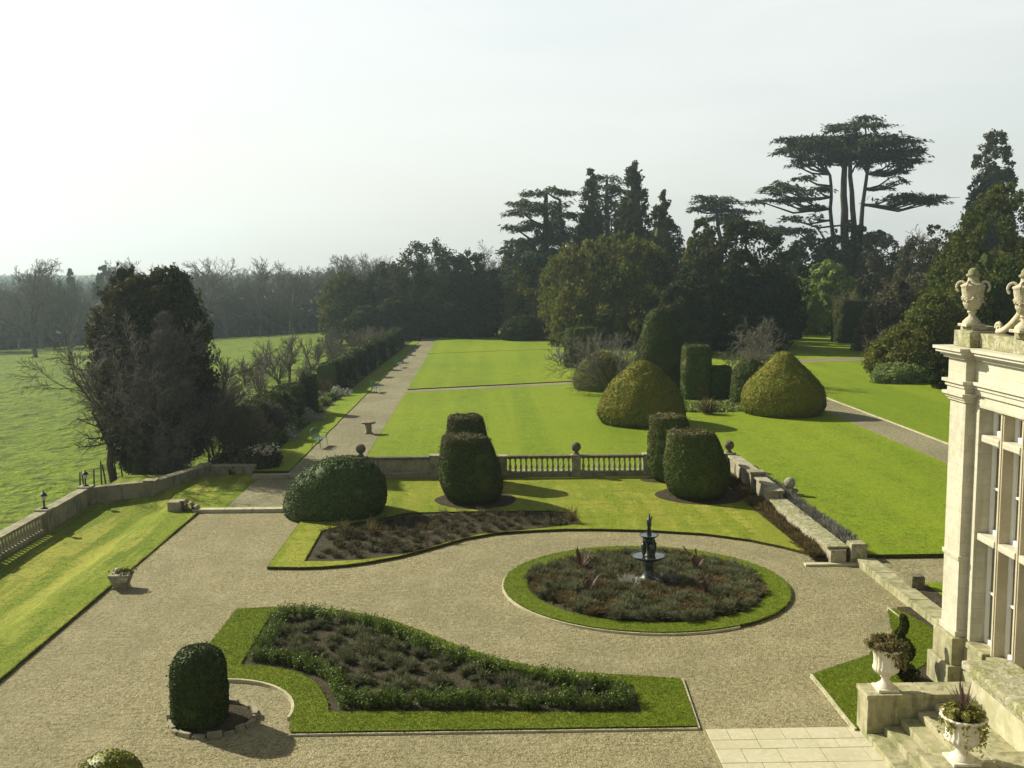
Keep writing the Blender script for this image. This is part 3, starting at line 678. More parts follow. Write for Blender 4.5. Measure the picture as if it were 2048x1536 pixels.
for i, y in enumerate((46.1, 47.2, 48.3)):
    mb = MB(); mb.bbox(11.46, 11.52, y-.42, y+.42, .25, .85, .015); mb.build('raised_panel', M['balstone'], rw)
t = thing('stone_ball', 'grey stone ball on a worn pedestal standing behind the lavender of the retaining wall', 'finial', (12.85, 43.75, .25)); t.scale = (.82, .82, .85)
mb = MB(); mb.bbox(-.32, .32, -.32, .32, -.05, .28, .03); mb.bbox(-.38, .38, -.38, .38, .28, .36, .03); mb.build('pedestal', M['wallstone'], t)
mb = MB(); mb.lathe([(0, .36), (.2, .36), (.16, .44)], 14); mb.sphere((0, 0, .66), .29, 18, 12); mb.build('ball', M['balstone'], t)

kb = thing('stone_kerb', 'low flat stone kerb running from the gravel court to the house corner', 'kerb', (0, 0, 0))
mb = MB(); y = 34.1
r = random.Random(2)
while y > 24.7:
    L = r.uniform(1.1, 1.7); mb.bbox(12.33, 12.95, max(y-L, 24.6), y-.015, -.1, .235+.01*r.random(), .015); y -= L
mb.build('coping', M['greenstone'], kb)
mb = MB(); mb.box(12.42, 12.87, 24.6, 34.1, -.2, .12); mb.build('footing', M['wallstone'], kb)
mb = MB(); mb.bbox(10.6, 13.6, 34.0, 34.25, -.1, .075, .01); mb.build('step', M['edging'], kb)
def stone_block(x, y, z, s, label, h=None, mat='mossy'):
    h = h or s
    mb = MB(); mb.bbox(-s/2, s/2, -s/2, s/2, -.03, h*.9, .02); mb.bbox(-s*.46, s*.46, -s*.46, s*.46, h*.9, h, .015)
    return tag(mb.build('stone_block', M[mat], None, (x, y, z)), label, 'block')
stone_block(12.45, 34.45, .1, .55, 'squared mossy stone block ending the wall where lawn meets gravel', .6)
stone_block(13.05, 30.95, .18, .40, 'small dark stone block on the far side of the low kerb', .42, 'ballstone')

# ------------------------------------------------------------------ step across the path with its scroll stone
t = thing('garden_step', 'narrow pale stone step across the gravel ending beside the clipped dome', 'step', (0, 0, 0))
mb = MB(); x = -12.2
for wd in (1.3, 1.15, 1.4, 1.2, 1.0): mb.bbox(x, x+wd-.012, 42.72, 43.1, -.05, .15, .015); x += wd
mb.build('tread', M['edging'], t)
t = thing('scroll_stone', 'weathered stone end block carved with a scroll at the end of the step', 'block', (-12.6, 43.0, .05))
mb = MB(); mb.bbox(-.62, -.05, -.28, .28, -.1, .42, .03); mb.build('block', M['wallstone'], t)
mb = MB()
for s in range(3):
    mb.tube([(-.05+.26*s, -.24, .30-.09*s), (-.05+.26*s, .24, .30-.09*s)], [.17-.03*s, .17-.03*s], 12)
mb.build('scroll', M['wallstone'], t)
t = thing('upper_step', 'dark stone riser across the path beside the shrub corner', 'step', (0, 0, 0))
mb = MB(); mb.bbox(-11.2, -6.3, 49.2, 49.55, 0, .305, .015); mb.build('tread', M['wallstone'], t)

# ------------------------------------------------------------------ carved planter on the lawn edge
px, py = gr(243, 1176)
t = thing('stone_planter', 'carved stone planter with a pale shell ornament on the edge of the gravel', 'planter', (px, py, 0)); t.scale = (.9, .9, .9)
mb = MB(); mb.bbox(-.26, .26, -.22, .22, -.02, .08, .02)
for k in range(4):
    a = .24+.03*k; mb.bbox(-a, a, -.2-.03*k, .2+.03*k, .08+.09*k, .17+.09*k, .02)
mb.bbox(-.37, .37, -.33, .33, .44, .53, .03); mb.build('trough', M['wallstone'], t)
mb = MB(); mb.sphere((-.12, .06, .60), (.12, .1, .12), 12, 8)
for i in range(5): mb.tube([(-.02+.07*i, -.32+.02*i, .28), (.02+.07*i, -.3, .45), (.06+.07*i, -.1, .58)], [.03, .045, .03], 6)
mb.build('shell_ornament', M['urnstone'], t)
mb = MB(); rng = np.random.default_rng(4)
P = rng.normal(size=(260, 3))*np.array([.16, .12, .05])+np.array([.08, .05, .57]); mb.add(*leaf_quads(P, np.tile([0, 0, 1.], (260, 1)), .06, rng)); mb.build('moss', M['yewolive'], t)

# ------------------------------------------------------------------ house wing
HX = 11.12
def hy(px): # distance at which the facade plane shows under that column of the survey photograph
    lo_, hi_ = 12, 40
    for _ in range(40):
        m = (lo_+hi_)/2
        x, z = dep(px, 1000, m)
        if x > HX: hi_ = m
        else: lo_ = m
    return lo_
PIL0, PIL1 = 24.3, 23.5     # pilaster far and near edge
hs = thing('mansion', 'pale limestone wing of a grand house with tall mullioned window and cornice', 'house', (HX, 20, 0))
def hp(name, mat, fn, parent=None):
    mb = MB(); fn(mb); o = mb.build(name, mat); 
    if parent is None: o.parent = hs; o.matrix_parent_inverse = Matrix.Translation((-HX, -20, 0))
    else: o.parent = parent
    return o
pz = lambda y, x=1888, Y=24.3: dep(x, y, Y)[1]
WY1 = hy(1957); WY0 = WY1-4.4        # window far and near side
WZ0, WZ1 = dep(1948, 1284, WY1)[1], dep(1958, 816, WY1)[1]
B0, B1, SH0, SH1, BN = pz(1372), pz(1303), pz(1240), pz(797), pz(1098)
CA, AR, FR, CO, CT = pz(797), pz(780), pz(757), pz(713), pz(691)
S = M['stone']
REC = .42
def f_wall(mb):
    mb.box(HX, 30, 4, WY0, 0, CT-.07); mb.box(HX, HX+1.2, WY0, WY1, 0, WZ0-.12); mb.box(HX, HX+1.2, WY0, WY1, WZ1, CT-.07)
    mb.box(HX, 30, WY1, PIL0-.1, 0, CT-.07); mb.box(HX+1.2, 30, WY0, WY1, 0, CT-.07)
hp('wall', S, f_wall)
def f_pil(mb):
    mb.box(HX-.22, HX+.5, PIL1, PIL0, SH0, SH1)
    mb.bbox(HX-.26, HX+.5, PIL1-.04, PIL0+.04, BN-.06, BN+.05, .02)
    mb.bbox(HX-.26, HX+.5, PIL1-.04, PIL0+.04, SH0-.13, SH0+.02, .03)
hp('pilaster', S, f_pil)
def f_cap(mb):
    for i, (z0, z1, o) in enumerate(((SH1, SH1+.06, .05), (SH1+.06, SH1+.13, .09), (SH1+.13, AR, .15))):
        mb.bbox(HX-.22-o, HX+.5, PIL1-o, PIL0+o, z0, z1+.002, .012)
hp('capital', S, f_cap)
def f_pl(mb):
    mb.bbox(HX-.36, HX+.6, PIL1-.12, PIL0+.12, B1, SH0-.12, .03); mb.bbox(HX-.46, HX+.6, PIL1-.18, PIL0+.18, 0, B1+.01, .03)
    mb.box(HX-.14, HX+.6, 4, PIL1-.2, 0, B1-.06); mb.box(HX-.08, HX+.6, 4, PIL1-.13, B1-.06, WZ0-.21)
hp('plinth', M['greenstone'], f_pl)
def f_ent(mb):   # architrave, frieze, cornice: breaking forward over the pilaster
    for z0, z1, o in ((AR, AR+.13, .06), (AR+.13, FR-.05, .10), (FR-.05, FR+.02, .16), (FR+.02, CO, .05), (CO, CO+.06, .14), (CO+.06, CO+.12, .20), (CO+.12, CO+.19, .28), (CO+.19, CT, .33)):
        mb.box(HX-o, 30, 4, PIL1-o-.003, z0, z1); mb.box(HX-.22-o, 30, PIL1-o, PIL0+o, z0, z1)
hp('cornice', S, f_ent)
def f_par(mb):
    mb.bbox(HX+.02, HX+.5, 4, PIL1-.03, CT, CT+.33, .02); mb.box(HX+.4, 30, 4, PIL0-.2, CT-.07, CT+.05)
    mb.bbox(HX-.2, HX+.62, PIL1-.02, PIL0, CT, CT+.37, .02); mb.bbox(HX-.1, HX+.52, PIL1+.1, PIL0-.1, CT+.37, CT+.47, .02)
    mb.bbox(HX-.02, HX+.52, 21.2, 21.85, CT+.33, CT+.47, .02)
hp('parapet', M['mossy'], f_par)
def f_scroll(mb):
    for sgn, y0 in ((1, 21.9), (-1, 21.15)):
        P = []
        for i in range(26):
            a = i/25; y = y0+sgn*(1.15*a); z = CT+.40+.55*(1-a)**1.7
            P.append((HX+.22, y, z))
        mb.tube(P, [.1-.04*i/25 for i in range(26)], 8)
        mb.tube([(HX+.22, y0+sgn*.12+.16*math.cos(t*.5)*(1-t/20), CT+.80+.16*math.sin(t*.5)*(1-t/20)) for t in range(18)], [.05]*18, 6)
        mb.tube([(HX+.22, y0+sgn*1.1+.13*math.cos(t*.5)*(1-t/20), CT+.48+.13*math.sin(t*.5)*(1-t/20)) for t in range(18)], [.045]*18, 6)
hp('scroll_ornament', M['urnstone'], f_scroll)
# window
wn = bpy.data.objects.new('window', None); COL.objects.link(wn); wn.parent = hs; wn.matrix_parent_inverse = Matrix.Translation((-HX, -20, 0))
TR = (dep(1953, 1072, WY1)[1], dep(1958, 876, WY1)[1])
MULL = [hy(1996), hy(2039), hy(2039)-1.05, hy(2039)-2.1]
def f_frame(mb):
    # moulded surround
    for o, wdt in ((.06, .10), (.03, .20)):
        e = .012+.06-o; mb.box(HX-o, HX+.01, WY1+e, WY1+wdt, WZ0, WZ1+wdt); mb.box(HX-o, HX+.01, WY0-wdt, WY1+e-.001, WZ1+e, WZ1+wdt-.002)
        mb.box(HX-o, HX+.01, WY0-wdt, WY0-e, WZ0, WZ1+e-.001)
hp('surround', S, f_frame, wn)
for y in MULL:
    def f_mul(mb):
        mb.bbox(HX+.02, HX+REC, y-.075, y+.075, WZ0, WZ1-.004, .02)
        mb.box(HX, HX+.05, y-.03, y+.03, WZ0, WZ1-.006)
    hp('mullion', M['reveal'], f_mul, wn)
ys_ = [WY1]+MULL+[WY0]
for z in TR:
    def f_tr(mb):
        for a, b in zip(ys_[:-1], ys_[1:]):
            mb.bbox(HX-.01, HX+REC, b+(.076 if b != WY0 else .003), a-(.076 if a != WY1 else .003), z-.08, z+.08, .03)
    hp('transom', S, f_tr, wn)
def f_sill(mb):
    for a, b in zip([WY1]+MULL, MULL+[WY0]):
        mb.bbox(HX-.16, HX+REC, b+(.077 if b != WY0 else .003), a-(.077 if a != WY1 else .003), WZ0-.12, WZ0+.02, .03)
    mb.box(HX-.1, HX+REC, WY0+.01, WY1-.01, WZ0-.2, WZ0-.121)
hp('sill', M['greenstone'], f_sill, wn)
def f_sash(mb):
    lv = [WZ0+.02]+[z for t_ in TR for z in (t_-.08, t_+.08)]+[WZ1]
    for a, b in zip([WY1]+MULL, MULL+[WY0]):
        a -= .076 if a != WY1 else .004; b += .076 if b != WY0 else .004
        for z0, z1 in zip(lv[0::2], lv[1::2]):
            x0, x1 = HX+REC-.16, HX+REC-.06; f = .11
            mb.box(x0, x1, b, b+f, z0, z1); mb.box(x0, x1, a-f, a, z0, z1); mb.box(x0, x1, b+f, a-f, z0, z0+f); mb.box(x0, x1, b+f, a-f, z1-f, z1)
            if z1-z0 > 1.2: mb.box(x0+.01, x1-.01, b+f, a-f, (z0+z1)/2-.025, (z0+z1)/2+.025)
hp('sash', M['white_paint'], f_sash, wn)
def f_pane(mb): mb.box(HX+REC-.1, HX+REC-.09, WY0+.02, WY1-.02, WZ0+.03, WZ1-.02)
hp('pane', M['glass'], f_pane, wn)

def urn(x, y, z, label):
    t = thing('parapet_urn', label, 'urn', (x, y, z), group='carved stone urns on the house parapet'); t.scale = (.86, .86, .94)
    mb = MB(); mb.bbox(-.26, .26, -.26, .26, 0, .07, .015); mb.lathe([(.235, .07), (.23, .12), (.15, .2), (.085, .25), (.08, .32), (.12, .34), (.12, .37), (.08, .39)], 20); mb.build('foot', M['urnstone'], t)
    mb = MB(); mb.lathe([(.08, .38), (.17, .43), (.215, .52), (.235, .56), (.225, .60), (.25, .72), (.28, .88), (.285, .95), (.31, .97), (.31, 1.0), (.25, 1.03), (.17, 1.06), (.135, 1.12), (.13, 1.2)], 24, flute=0.035, nf=14)
    for k in range(10):
        a = k*math.pi/5; mb.sphere((.245*math.cos(a), .245*math.sin(a), .66+.05*math.sin(3*a)), (.05, .05, .045), 8, 6)
        mb.tube([(.24*math.cos(a+q*.157), .24*math.sin(a+q*.157), .70-.06*math.sin(math.pi*q/4)) for q in range(5)], [.025]*5, 6)
    mb.build('bowl', M['urnstone'], t)
    mb = MB(); mb.lathe([(.13, 1.195), (.18, 1.22), (.195, 1.25), (.13, 1.30), (.14, 1.32), (.13, 1.36), (.075, 1.41), (.0, 1.43)], 20); mb.build('lid', M['mossy'], t)
    for k in range(4):
        a = math.pi/4+k*math.pi/2; P = []
        for q in range(15):
            th = -1.0+q*(4.4/14); rr = .14*(1-.25*q/14)
            P.append(((.30+rr*math.cos(math.pi-th)*-1)*math.cos(a), (.30+rr*math.cos(math.pi-th)*-1)*math.sin(a), .97+rr*math.sin(th)))
        mb = MB(); mb.tube(P, [.034]*15, 7); mb.build('handle', M['urnstone'], t)
ux = HX+.02
urn(ux, (PIL0+PIL1)/2, CT+.47, 'carved stone urn on the parapet corner above the pilaster')
urn(ux, 21.5, CT+.47, 'carved stone urn between the scrolls of the parapet')

# ------------------------------------------------------------------ steps, flanking walls, terrace block
st = thing('stone_steps', 'flight of worn stone steps rising from the paving to the house', 'steps', (7.97, 19.78, 0))
for k in range(5):
    mb = MB(); mb.bbox(.355*k-.01, 2.2, -1.33, 1.28, .165*k+(.0 if k else -.1), .165*(k+1), .02); mb.build('step', M['greenstone'], st)
    mb = None
def flank(y0, y1, label):
    t = thing('flanking_wall', label, 'wall', (7.97, (y0+y1)/2, 0), group='low walls flanking the steps')
    h = (y1-y0)/2
    mb = MB(); mb.bbox(0, 2.9, -h, h, -.1, .90, .015); mb.build('wall_body', M['greenstone'], t)
    mb = MB(); mb.bbox(-.03, 1.2, -h-.03, h+.03, .90, 1.0, .02); mb.bbox(1.21, 2.9, -h-.03, h+.03, .90, 1.0, .02); mb.build('coping', M['greenstone'], t)
flank(21.1, 21.72, 'low stone flanking wall of the steps beside the house turf')
flank(17.8, 18.42, 'low stone flanking wall of the steps in front of the treads')
tb = thing('terrace_parapet', 'thick mossy stone parapet block above the steps beside the tall window', 'parapet', (9.88, 17.55, 0))
mb = MB(); mb.box(.12, 1.0, -6, 3.25, .5, 1.5); mb.build('wall_body', M['edging'], tb)
mb = MB(); mb.bbox(.05, 1.02, -6, 3.32, 1.5, 1.62, .04); mb.bbox(-.03, 1.03, -6, 3.4, 1.62, 1.80, .05); mb.build('coping', M['mossy'], tb)

def vase(x, y, z, s, label, wide=1.0):
    t = thing('garden_vase', label, 'vase', (x, y, z), group='fluted vases on the step walls')
    mb = MB(); mb.bbox(-.19*s, .19*s, -.19*s, .19*s, 0, .06*s, .01); mb.lathe([(.17*s, .06*s), (.16*s, .1*s), (.09*s, .16*s), (.07*s, .24*s), (.1*s, .27*s), (.1*s, .29*s), (.07*s, .31*s)], 18); mb.build('foot', M['vase'], t)
    mb = MB(); mb.lathe([(.07*s, .30*s), (.17*s, .35*s), (.225*s, .41*s), (.235*s, .47*s), (.215*s, .52*s), (.22*s, .7*s), (.24*s, .80*s), (.295*s, .85*s), (.30*s, .885*s), (.27*s, .89*s), (.245*s, .86*s), (.22*s, .80*s)], 80, flute=0.035, nf=20); mb.build('bowl', M['vase'], t)
    mb = MB(); mb.lathe([(.24*s, .82*s), (.1*s, .84*s), (0, .85*s)], 16); mb.build('soil', M['soil'], t)
    t.scale = (wide, wide, 1)
    return t
V1 = (8.45, 21.4, 1.0); V2 = (8.6, 18.1, 1.0)
vase(*V1, 1.05, 'white fluted vase of withered plants on the wall beside the turf', 1.1)
vase(*V2, .98, 'white fluted vase with spiky purple cordyline on the wall in front of the steps', 1.36)
def planting(name, V, s, label, spiky, seed):
    rng = np.random.default_rng(seed); t = thing(name, label, 'plant', V)
    if spiky:
        mb = MB()
        for i in range(46):
            a = rng.uniform(0, 6.28); el = rng.uniform(.35, 1.45); L = rng.uniform(.45, .75)*s
            d = np.array([math.cos(a)*math.cos(el), math.sin(a)*math.cos(el), math.sin(el)]); c0 = np.array([0, 0, .9*s]); side = unit(np.cross(d, [0, 0, 1.0]))*.022
            dr = np.array([0, 0, -.12*L*math.cos(el)])
            A = c0+d*L*.1; B = c0+d*L*.55+dr*.2; C = c0+d*L+dr
            mb.add([A-side*.6, A+side*.6, B+side, B-side, C], [(0, 1, 2, 3), (3, 2, 4)])
        mb.build('spiky_rosette', M['cordyline'], t)
    mb = MB(); P = []
    for i in range(64):
        a = rng.uniform(0, 6.28); r1 = rng.uniform(.22, .42)*s; hang = rng.uniform(.0, .75)*s*(1 if spiky else .7)
        if not spiky: hang *= (0.2+0.9*max(0, math.cos(a+.6)))
        n = int(26+hang*70)
        for q in range(n):
            u = q/n; rr = min(r1, .12*s+u*1.2*r1)
            P.append((rr*math.cos(a+.2*u), rr*math.sin(a+.2*u), .93*s+.09*s*math.sin(min(u*3, 3.1))-hang*max(0, u-.35)*1.5+rng.normal()*.02))
    P = np.array(P)+rng.normal(size=(len(P), 3))*.025
    mb.add(*leaf_quads(P, unit(P*np.array([1, 1, .3])), .045*s, rng, .4, 1.3)); mb.build('trailing_leaves', M['ivy'] if spiky else M['deadleaf'], t)
    mb = MB()
    for i in range(70 if not spiky else 20):
        a = rng.uniform(0, 6.28); L = rng.uniform(.2, .5)*s
        mb.tube([(0.1*math.cos(a), .1*math.sin(a), .86*s), (.2*math.cos(a)*s, .2*math.sin(a)*s, .86*s+L*.4), (L*math.cos(a+.5), L*math.sin(a+.5), .86*s+L*.25*rng.normal())], [.006, .005, .003], 3)
    mb.build('stems', M['deadleaf'], t)
planting('withered_plant', V1, 1.05, 'tangle of withered brown stems and ivy in the farther vase', False, 3)
planting('potted_cordyline', V2, .98, 'spiky purple cordyline with trailing yellow variegated ivy in the vase before the steps', True, 5)

# ------------------------------------------------------------------ fountain
fx, fy = gr(1297, 1168)
ft = thing('tiered_fountain', 'dark bronze two tier fountain with figures in the round bed', 'fountain', (fx, fy, .1)); ft.scale = (.9, .9, .97)
mb = MB(); mb.lathe([(.42, -.05), (.42, .06), (.34, .1), (.24, .16), (.18, .3), (.16, .55), (.21, .6), (.18, .64), (.16, .68)], 20, flute=.04, nf=8); mb.build('base', M['bronze'], ft)
mb = MB(); mb.lathe([(.15, .66), (.3, .70), (.5, .78), (.585, .84), (.60, .87), (.57, .875), (.5, .83), (.25, .79), (.0, .78)], 36); o = mb.build('lower_basin', M['bronze'], ft)
mb = MB(); mb.lathe([(.545, .853), (0, .853)], 36); mb.build('water', M['water'], o)
mb = MB(); mb.lathe([(.15, .78), (.18, .84), (.12, .88), (.09, 1.0), (.085, 1.2), (.12, 1.3), (.2, 1.38), (.18, 1.42)], 18, flute=.06, nf=6); mb.build('column', M['bronze'], ft)
mb = MB(); mb.lathe([(.12, 1.40), (.22, 1.45), (.33, 1.52), (.36, 1.545), (.34, 1.55), (.2, 1.51), (0, 1.5)], 30); o = mb.build('upper_basin', M['bronze'], ft)
mb = MB(); mb.lathe([(.315, 1.535), (0, 1.535)], 30); mb.build('water', M['water'], o)
def figure(mb, x, y, z, s, face, arm_up=True):
    ca, sa = math.cos(face), math.sin(face)
    def W(l, f, u): return (x+(l*-sa+f*ca)*s, y+(l*ca+f*sa)*s, z+u*s)
    # legs, hips, trunk, neck and head grow out of one another
    mb.tube([W(.055, .02, 0), W(.06, .03, .12), W(.05, .0, .25), W(.055, .03, .40), W(.04, 0, .52)], [.026, .038, .036, .055, .065], 8)
    mb.tube([W(-.055, -.04, 0), W(-.06, -.02, .12), W(-.05, .02, .25), W(-.055, .02, .40), W(-.04, 0, .52)], [.026, .038, .036, .055, .065], 8)
    mb.tube([W(0, 0, .46), W(0, 0, .54), W(0, -.01, .64), W(0, 0, .75), W(0, 0, .81), W(0, .01, .86)], [.075, .092, .078, .095, .06, .032], 10)
    mb.sphere(W(0, .015, .92), (.062*s, .062*s, .078*s), 10, 8)
    mb.tube([W(.085, 0, .78), W(.17, .04, .84 if arm_up else .66), W(.15, .08, 1.0 if arm_up else .54)], [.034, .028, .02], 7)
    mb.tube([W(-.085, 0, .78), W(-.15, .02, .64), W(-.12, .1, .54)], [.034, .028, .02], 7)
for k in range(4):
    a = .4+k*math.pi/2; mb = MB(); figure(mb, .22*math.cos(a), .22*math.sin(a), .85, .52, a); mb.build('supporting_figure', M['bronze'], ft)
mb = MB(); mb.lathe([(.1, 1.5), (.1, 1.56), (.07, 1.6), (.11, 1.64), (.1, 1.67)], 12); figure(mb, 0, 0, 1.66, .5, -1.2); mb.tube([(.02, 0, 2.1), (.0, 0, 2.24)], [.03, .02], 6); mb.build('crowning_figure', M['bronze'], ft)

# ------------------------------------------------------------------ seats and table on the long path
def bench(x, y, rz, label, s=1.0):
    t = thing('garden_bench', label, 'bench', (x, y, .31), rz, 'green metal benches along the verge'); t.scale = (s, s, s)
    mb = MB()
    for k in range(5): mb.bbox(-.02+.085*k, .045+.085*k, -.62, .62, .42, .445, .006)
    mb.build('seat', M['benchgreen'], t)
    mb = MB()
    for k in range(15): yk = -.58+1.16*k/14; mb.tube([(-.02, yk, .44), (-.12, yk, .9)], [.011, .011], 5)
    mb.tube([(-.02, -.62, .44), (-.13, -.62, .92), (-.14, 0, .96), (-.13, .62, .92), (-.02, .62, .44)], [.018]*5, 6); mb.build('backrest', M['benchgreen'], t)
    for sy in (-.6, .6):
        mb = MB(); mb.tube([(.36, sy, .43), (.38, sy, .62), (.2, sy, .66), (-.06, sy, .66)], [.017]*4, 6); mb.build('armrest', M['benchgreen'], t)
        for xx, dx in ((.36, .06), (0, -.06)):
            mb = MB(); mb.tube([(xx, sy, .43), (xx+dx, sy, 0)], [.018, .015], 6); mb.build('leg', M['benchgreen'], t)
bx, by = gr(633, 893, .3); bench(bx, by, rad(-8), 'pale green metal bench on the verge edge beside the round stone table', 1.05)
bx, by = gr(747, 785, .3); bench(bx, by, rad(-6), 'pale green metal bench midway along the verge', 1.0)
bx, by = gr(795, 735, .3); bench(bx, by, rad(-6), 'small looking pale green metal bench at the far end of the verge', 1.0)
tx, ty = gr(737, 867, .3)
t = thing('stone_table', 'round topped stone table on a thick pedestal at the edge of the path', 'table', (tx, ty, .3))
mb = MB(); mb.lathe([(.0, .60), (.40, .60), (.44, .63), (.44, .68), (.41, .70), (0, .70)], 24); mb.build('top', M['palebark'], t)
mb = MB(); mb.lathe([(.26, -.02), (.26, .06), (.2, .1), (.19, .5), (.24, .58), (.26, .61)], 14); mb.build('pedestal', M['wallstone'], t)

# ------------------------------------------------------------------ stakes by the field wall
r = random.Random(7)
for i, (sx, top) in enumerate(((168, 940), (188, 936), (203, 922), (212, 930), (235, 915), (247, 918), (258, 912), (268, 905), (278, 900), (160, 945))):
    x, y = gr(sx, 968-(sx-168)*.12, -.75); h = max(.7, (968-top)*y/2100)
    mb = MB(); lx, ly = r.uniform(-.18, .18), r.uniform(-.1, .1)
    mb.tube([(0, 0, -.2), (lx*.5, ly*.5, h*.5), (lx, ly, h)], [.045, .04, .035], 6); mb.lathe([(.035, h-.01), (.0, h+.06)], 6, (lx, ly, 0))
    tag(mb.build('fence_stake', M['wood'], None, (x, y, -.85)), 'thin dark wooden stake leaning in the field grass behind the terrace wall', 'stake', 'leaning stakes behind the terrace wall')
# ------------------------------------------------------------------ clipped shapes
def clipped(name, label, cat, x, y, z, rx, ry, h, prof, mats, seed, p=2.0, leaf=.08, cov=1.3, lump=.04, group=None, lean=(0, 0), top_t=None, rz=0.0, tilt=0.0, seg=64, nz=30, leafcap=26000, flat=.45):
    """shrub cut to shape: prof = [(height share, radius share)], p = 2 round .. 6 square; a skin of small leaves over a displaced body"""
    rng = np.random.default_rng(seed)
    t = np.concatenate([np.linspace(0, 1, nz)]); pt = np.array(prof)
    # spread samples by arc length so flat tops get rings too
    arcl = np.concatenate([[0], np.cumsum(np.hypot(np.diff(pt[:, 0])*h, np.diff(pt[:, 1])*rx))]); s = np.linspace(0, arcl[-1], nz)
    tt = np.interp(s, arcl, pt[:, 0]); rr = np.interp(s, arcl, pt[:, 1])
    a = np.linspace(0, 2*math.pi, seg, endpoint=False)
    sq = 1/(np.abs(np.cos(a))**p+np.abs(np.sin(a))**p)**(1/p)
    T, A = np.meshgrid(tt, a, indexing='ij'); R = rr[:, None]*sq[None, :]
    X = rx*R*np.cos(A)+lean[0]*T; Y = ry*R*np.sin(A)+lean[1]*T; Z = T*h+tilt*(X/rx)*T
    V = np.stack([X, Y, Z], -1).reshape(-1, 3)
    D = unit(V-np.array([0, 0, h*.45])); so = seed*7.31
    V = V+D*(lump*fbm(V*1.1/max(.6, min(rx, 2))+so, seed, 3)+lump*.5*fbm(V*3.2+so, seed+9, 2))[:, None]
    V[:, 2] = np.maximum(V[:, 2], -.03)
    i = np.arange(seg); j = (i+1) % seg
    Q = np.concatenate([np.stack([k*seg+i, k*seg+j, (k+1)*seg+j, (k+1)*seg+i], 1) for k in range(nz-1)])
    if rz:
        c, s_ = math.cos(rz), math.sin(rz); V = np.stack([V[:, 0]*c-V[:, 1]*s_, V[:, 0]*s_+V[:, 1]*c, V[:, 2]], 1)
    mb = MB(); mb.add(V, Q, 0, True)
    P, Nn, area = scatter(V, Q, 10, rng)
    n = int(min(leafcap, cov*area/(leaf*leaf*.55)))
    P, Nn, _ = scatter(V, Q, n, rng)
    gap = (fbm(P*2.1+so, seed+4, 2) > .62) & (rng.random(n) < .75)
    P = P[~gap]; Nn = Nn[~gap]; n = len(P)
    stray = (rng.random(n) < .035)*rng.random(n)**2*min(.16, leaf*2.2)
    P = P+Nn*(rng.random((n, 1))*leaf*.5-.01+stray[:, None])
    tm = np.zeros(n, bool)
    if top_t is not None: tm = (P[:, 2] > h*top_t+.06*rng.normal(size=n)*h*.3)
    for m, sel in ((0, ~tm), (1, tm)):
        if sel.any():
            LV, LF = leaf_quads(P[sel], Nn[sel], leaf, rng, flat, 1.6); mb.add(LV, LF, m)
    o = mb.build(name, mats, None, (x, y, z))
    return tag(o, label, cat, group)
BELL = [(0, .88), (.06, .96), (.16, 1), (.3, .97), (.45, .89), (.6, .76), (.72, .61), (.82, .46), (.9, .33), (.96, .21), (.99, .1), (1, 0)]
BELL2 = [(0, .88), (.06, .95), (.14, 1), (.3, 1), (.42, .94), (.54, .81), (.66, .63), (.78, .44), (.88, .31), (.95, .2), (.99, .09), (1, 0)]
TALL = [(0, .9), (.1, .98), (.22, 1), (.36, .97), (.5, .87), (.62, .76), (.72, .68), (.82, .61), (.9, .50), (.96, .34), (.99, .16), (1, 0)]
DRUM = [(0, .64), (.03, .76), (.10, .90), (.22, .99), (.34, 1), (.5, .965), (.68, .895), (.85, .81), (.97, .75), (.995, .725), (1.004, .4), (1.0, 0)]
ROUND = [(0, .92), (.1, .98), (.3, 1), (.55, .97), (.75, .86), (.88, .66), (.96, .4), (1, 0)]
BLOCK = [(0, .95), (.1, .98), (.5, 1), (.9, .95), (.98, .9), (1, .84), (1.0, 0)]
LOWD = [(0, .95), (.15, 1), (.4, .95), (.65, .8), (.83, .58), (.94, .33), (1, 0)]
CYL = [(0, .93), (.05, .97), (.3, 1), (.6, 1), (.75, .96), (.86, .84), (.94, .62), (.985, .32), (1, 0)]
def from_px(cx, base, wpx, top, z=.3):
    """place a clipped shrub from its outline: (x, y, radius, height); base = foot of its near face"""
    x, y = gr(cx, base, z); r = wpx*y/FOC/2*1.0; yc = y+r*.92; x = x*yc/y
    r = wpx*yc/FOC/2; zt = dep(cx, top, yc)[1]
    return x, yc, r, zt-z
YC = [M['yewclip'], M['yewtop']]
a = (M['yewgold'], M['yewgold'])
def topi(label, px, prof, mats, seed, **k):
    x, y, r, h = from_px(*px); kw = dict(leaf=.075, lump=.085, flat=.6, leafcap=42000); kw.update(k)
    z = px[4] if len(px) > 4 else .3
    ry = kw.pop('ry', 1.0)
    return clipped('clipped_yew', label, 'topiary', x, y, z, r, r*ry, h, prof, mats, seed, group='clipped yews on the lawn', **kw)
topi('golden bell shaped clipped yew behind the balustrade, with a shadow falling past it', (1283, 857, 178, 721), BELL, [M['yewgold']]*2, 11, lump=.09)
topi('golden onion shaped clipped yew with pointed top beside the far side path', (1565, 837, 168, 702), BELL2, [M['yewgold']]*2, 12, lump=.08)
topi('tallest clipped yew, a dark rounded cone rising behind the golden bell', (1316, 790, 100, 617), TALL, YC, 13, p=2.2, lump=.11)
topi('tall square clipped yew block beside the grey twiggy bush', (1391, 800, 58, 691), BLOCK, YC, 14, p=4.5, ry=.9, lump=.07)
topi('smallest clipped yew block standing between two bigger clipped shapes', (1436, 799, 50, 733), BLOCK, YC, 15, p=4, lump=.04)
topi('dark green rounded clipped yew half hidden by the golden onion shape', (1500, 815, 80, 719), ROUND, YC, 16, p=2.5)
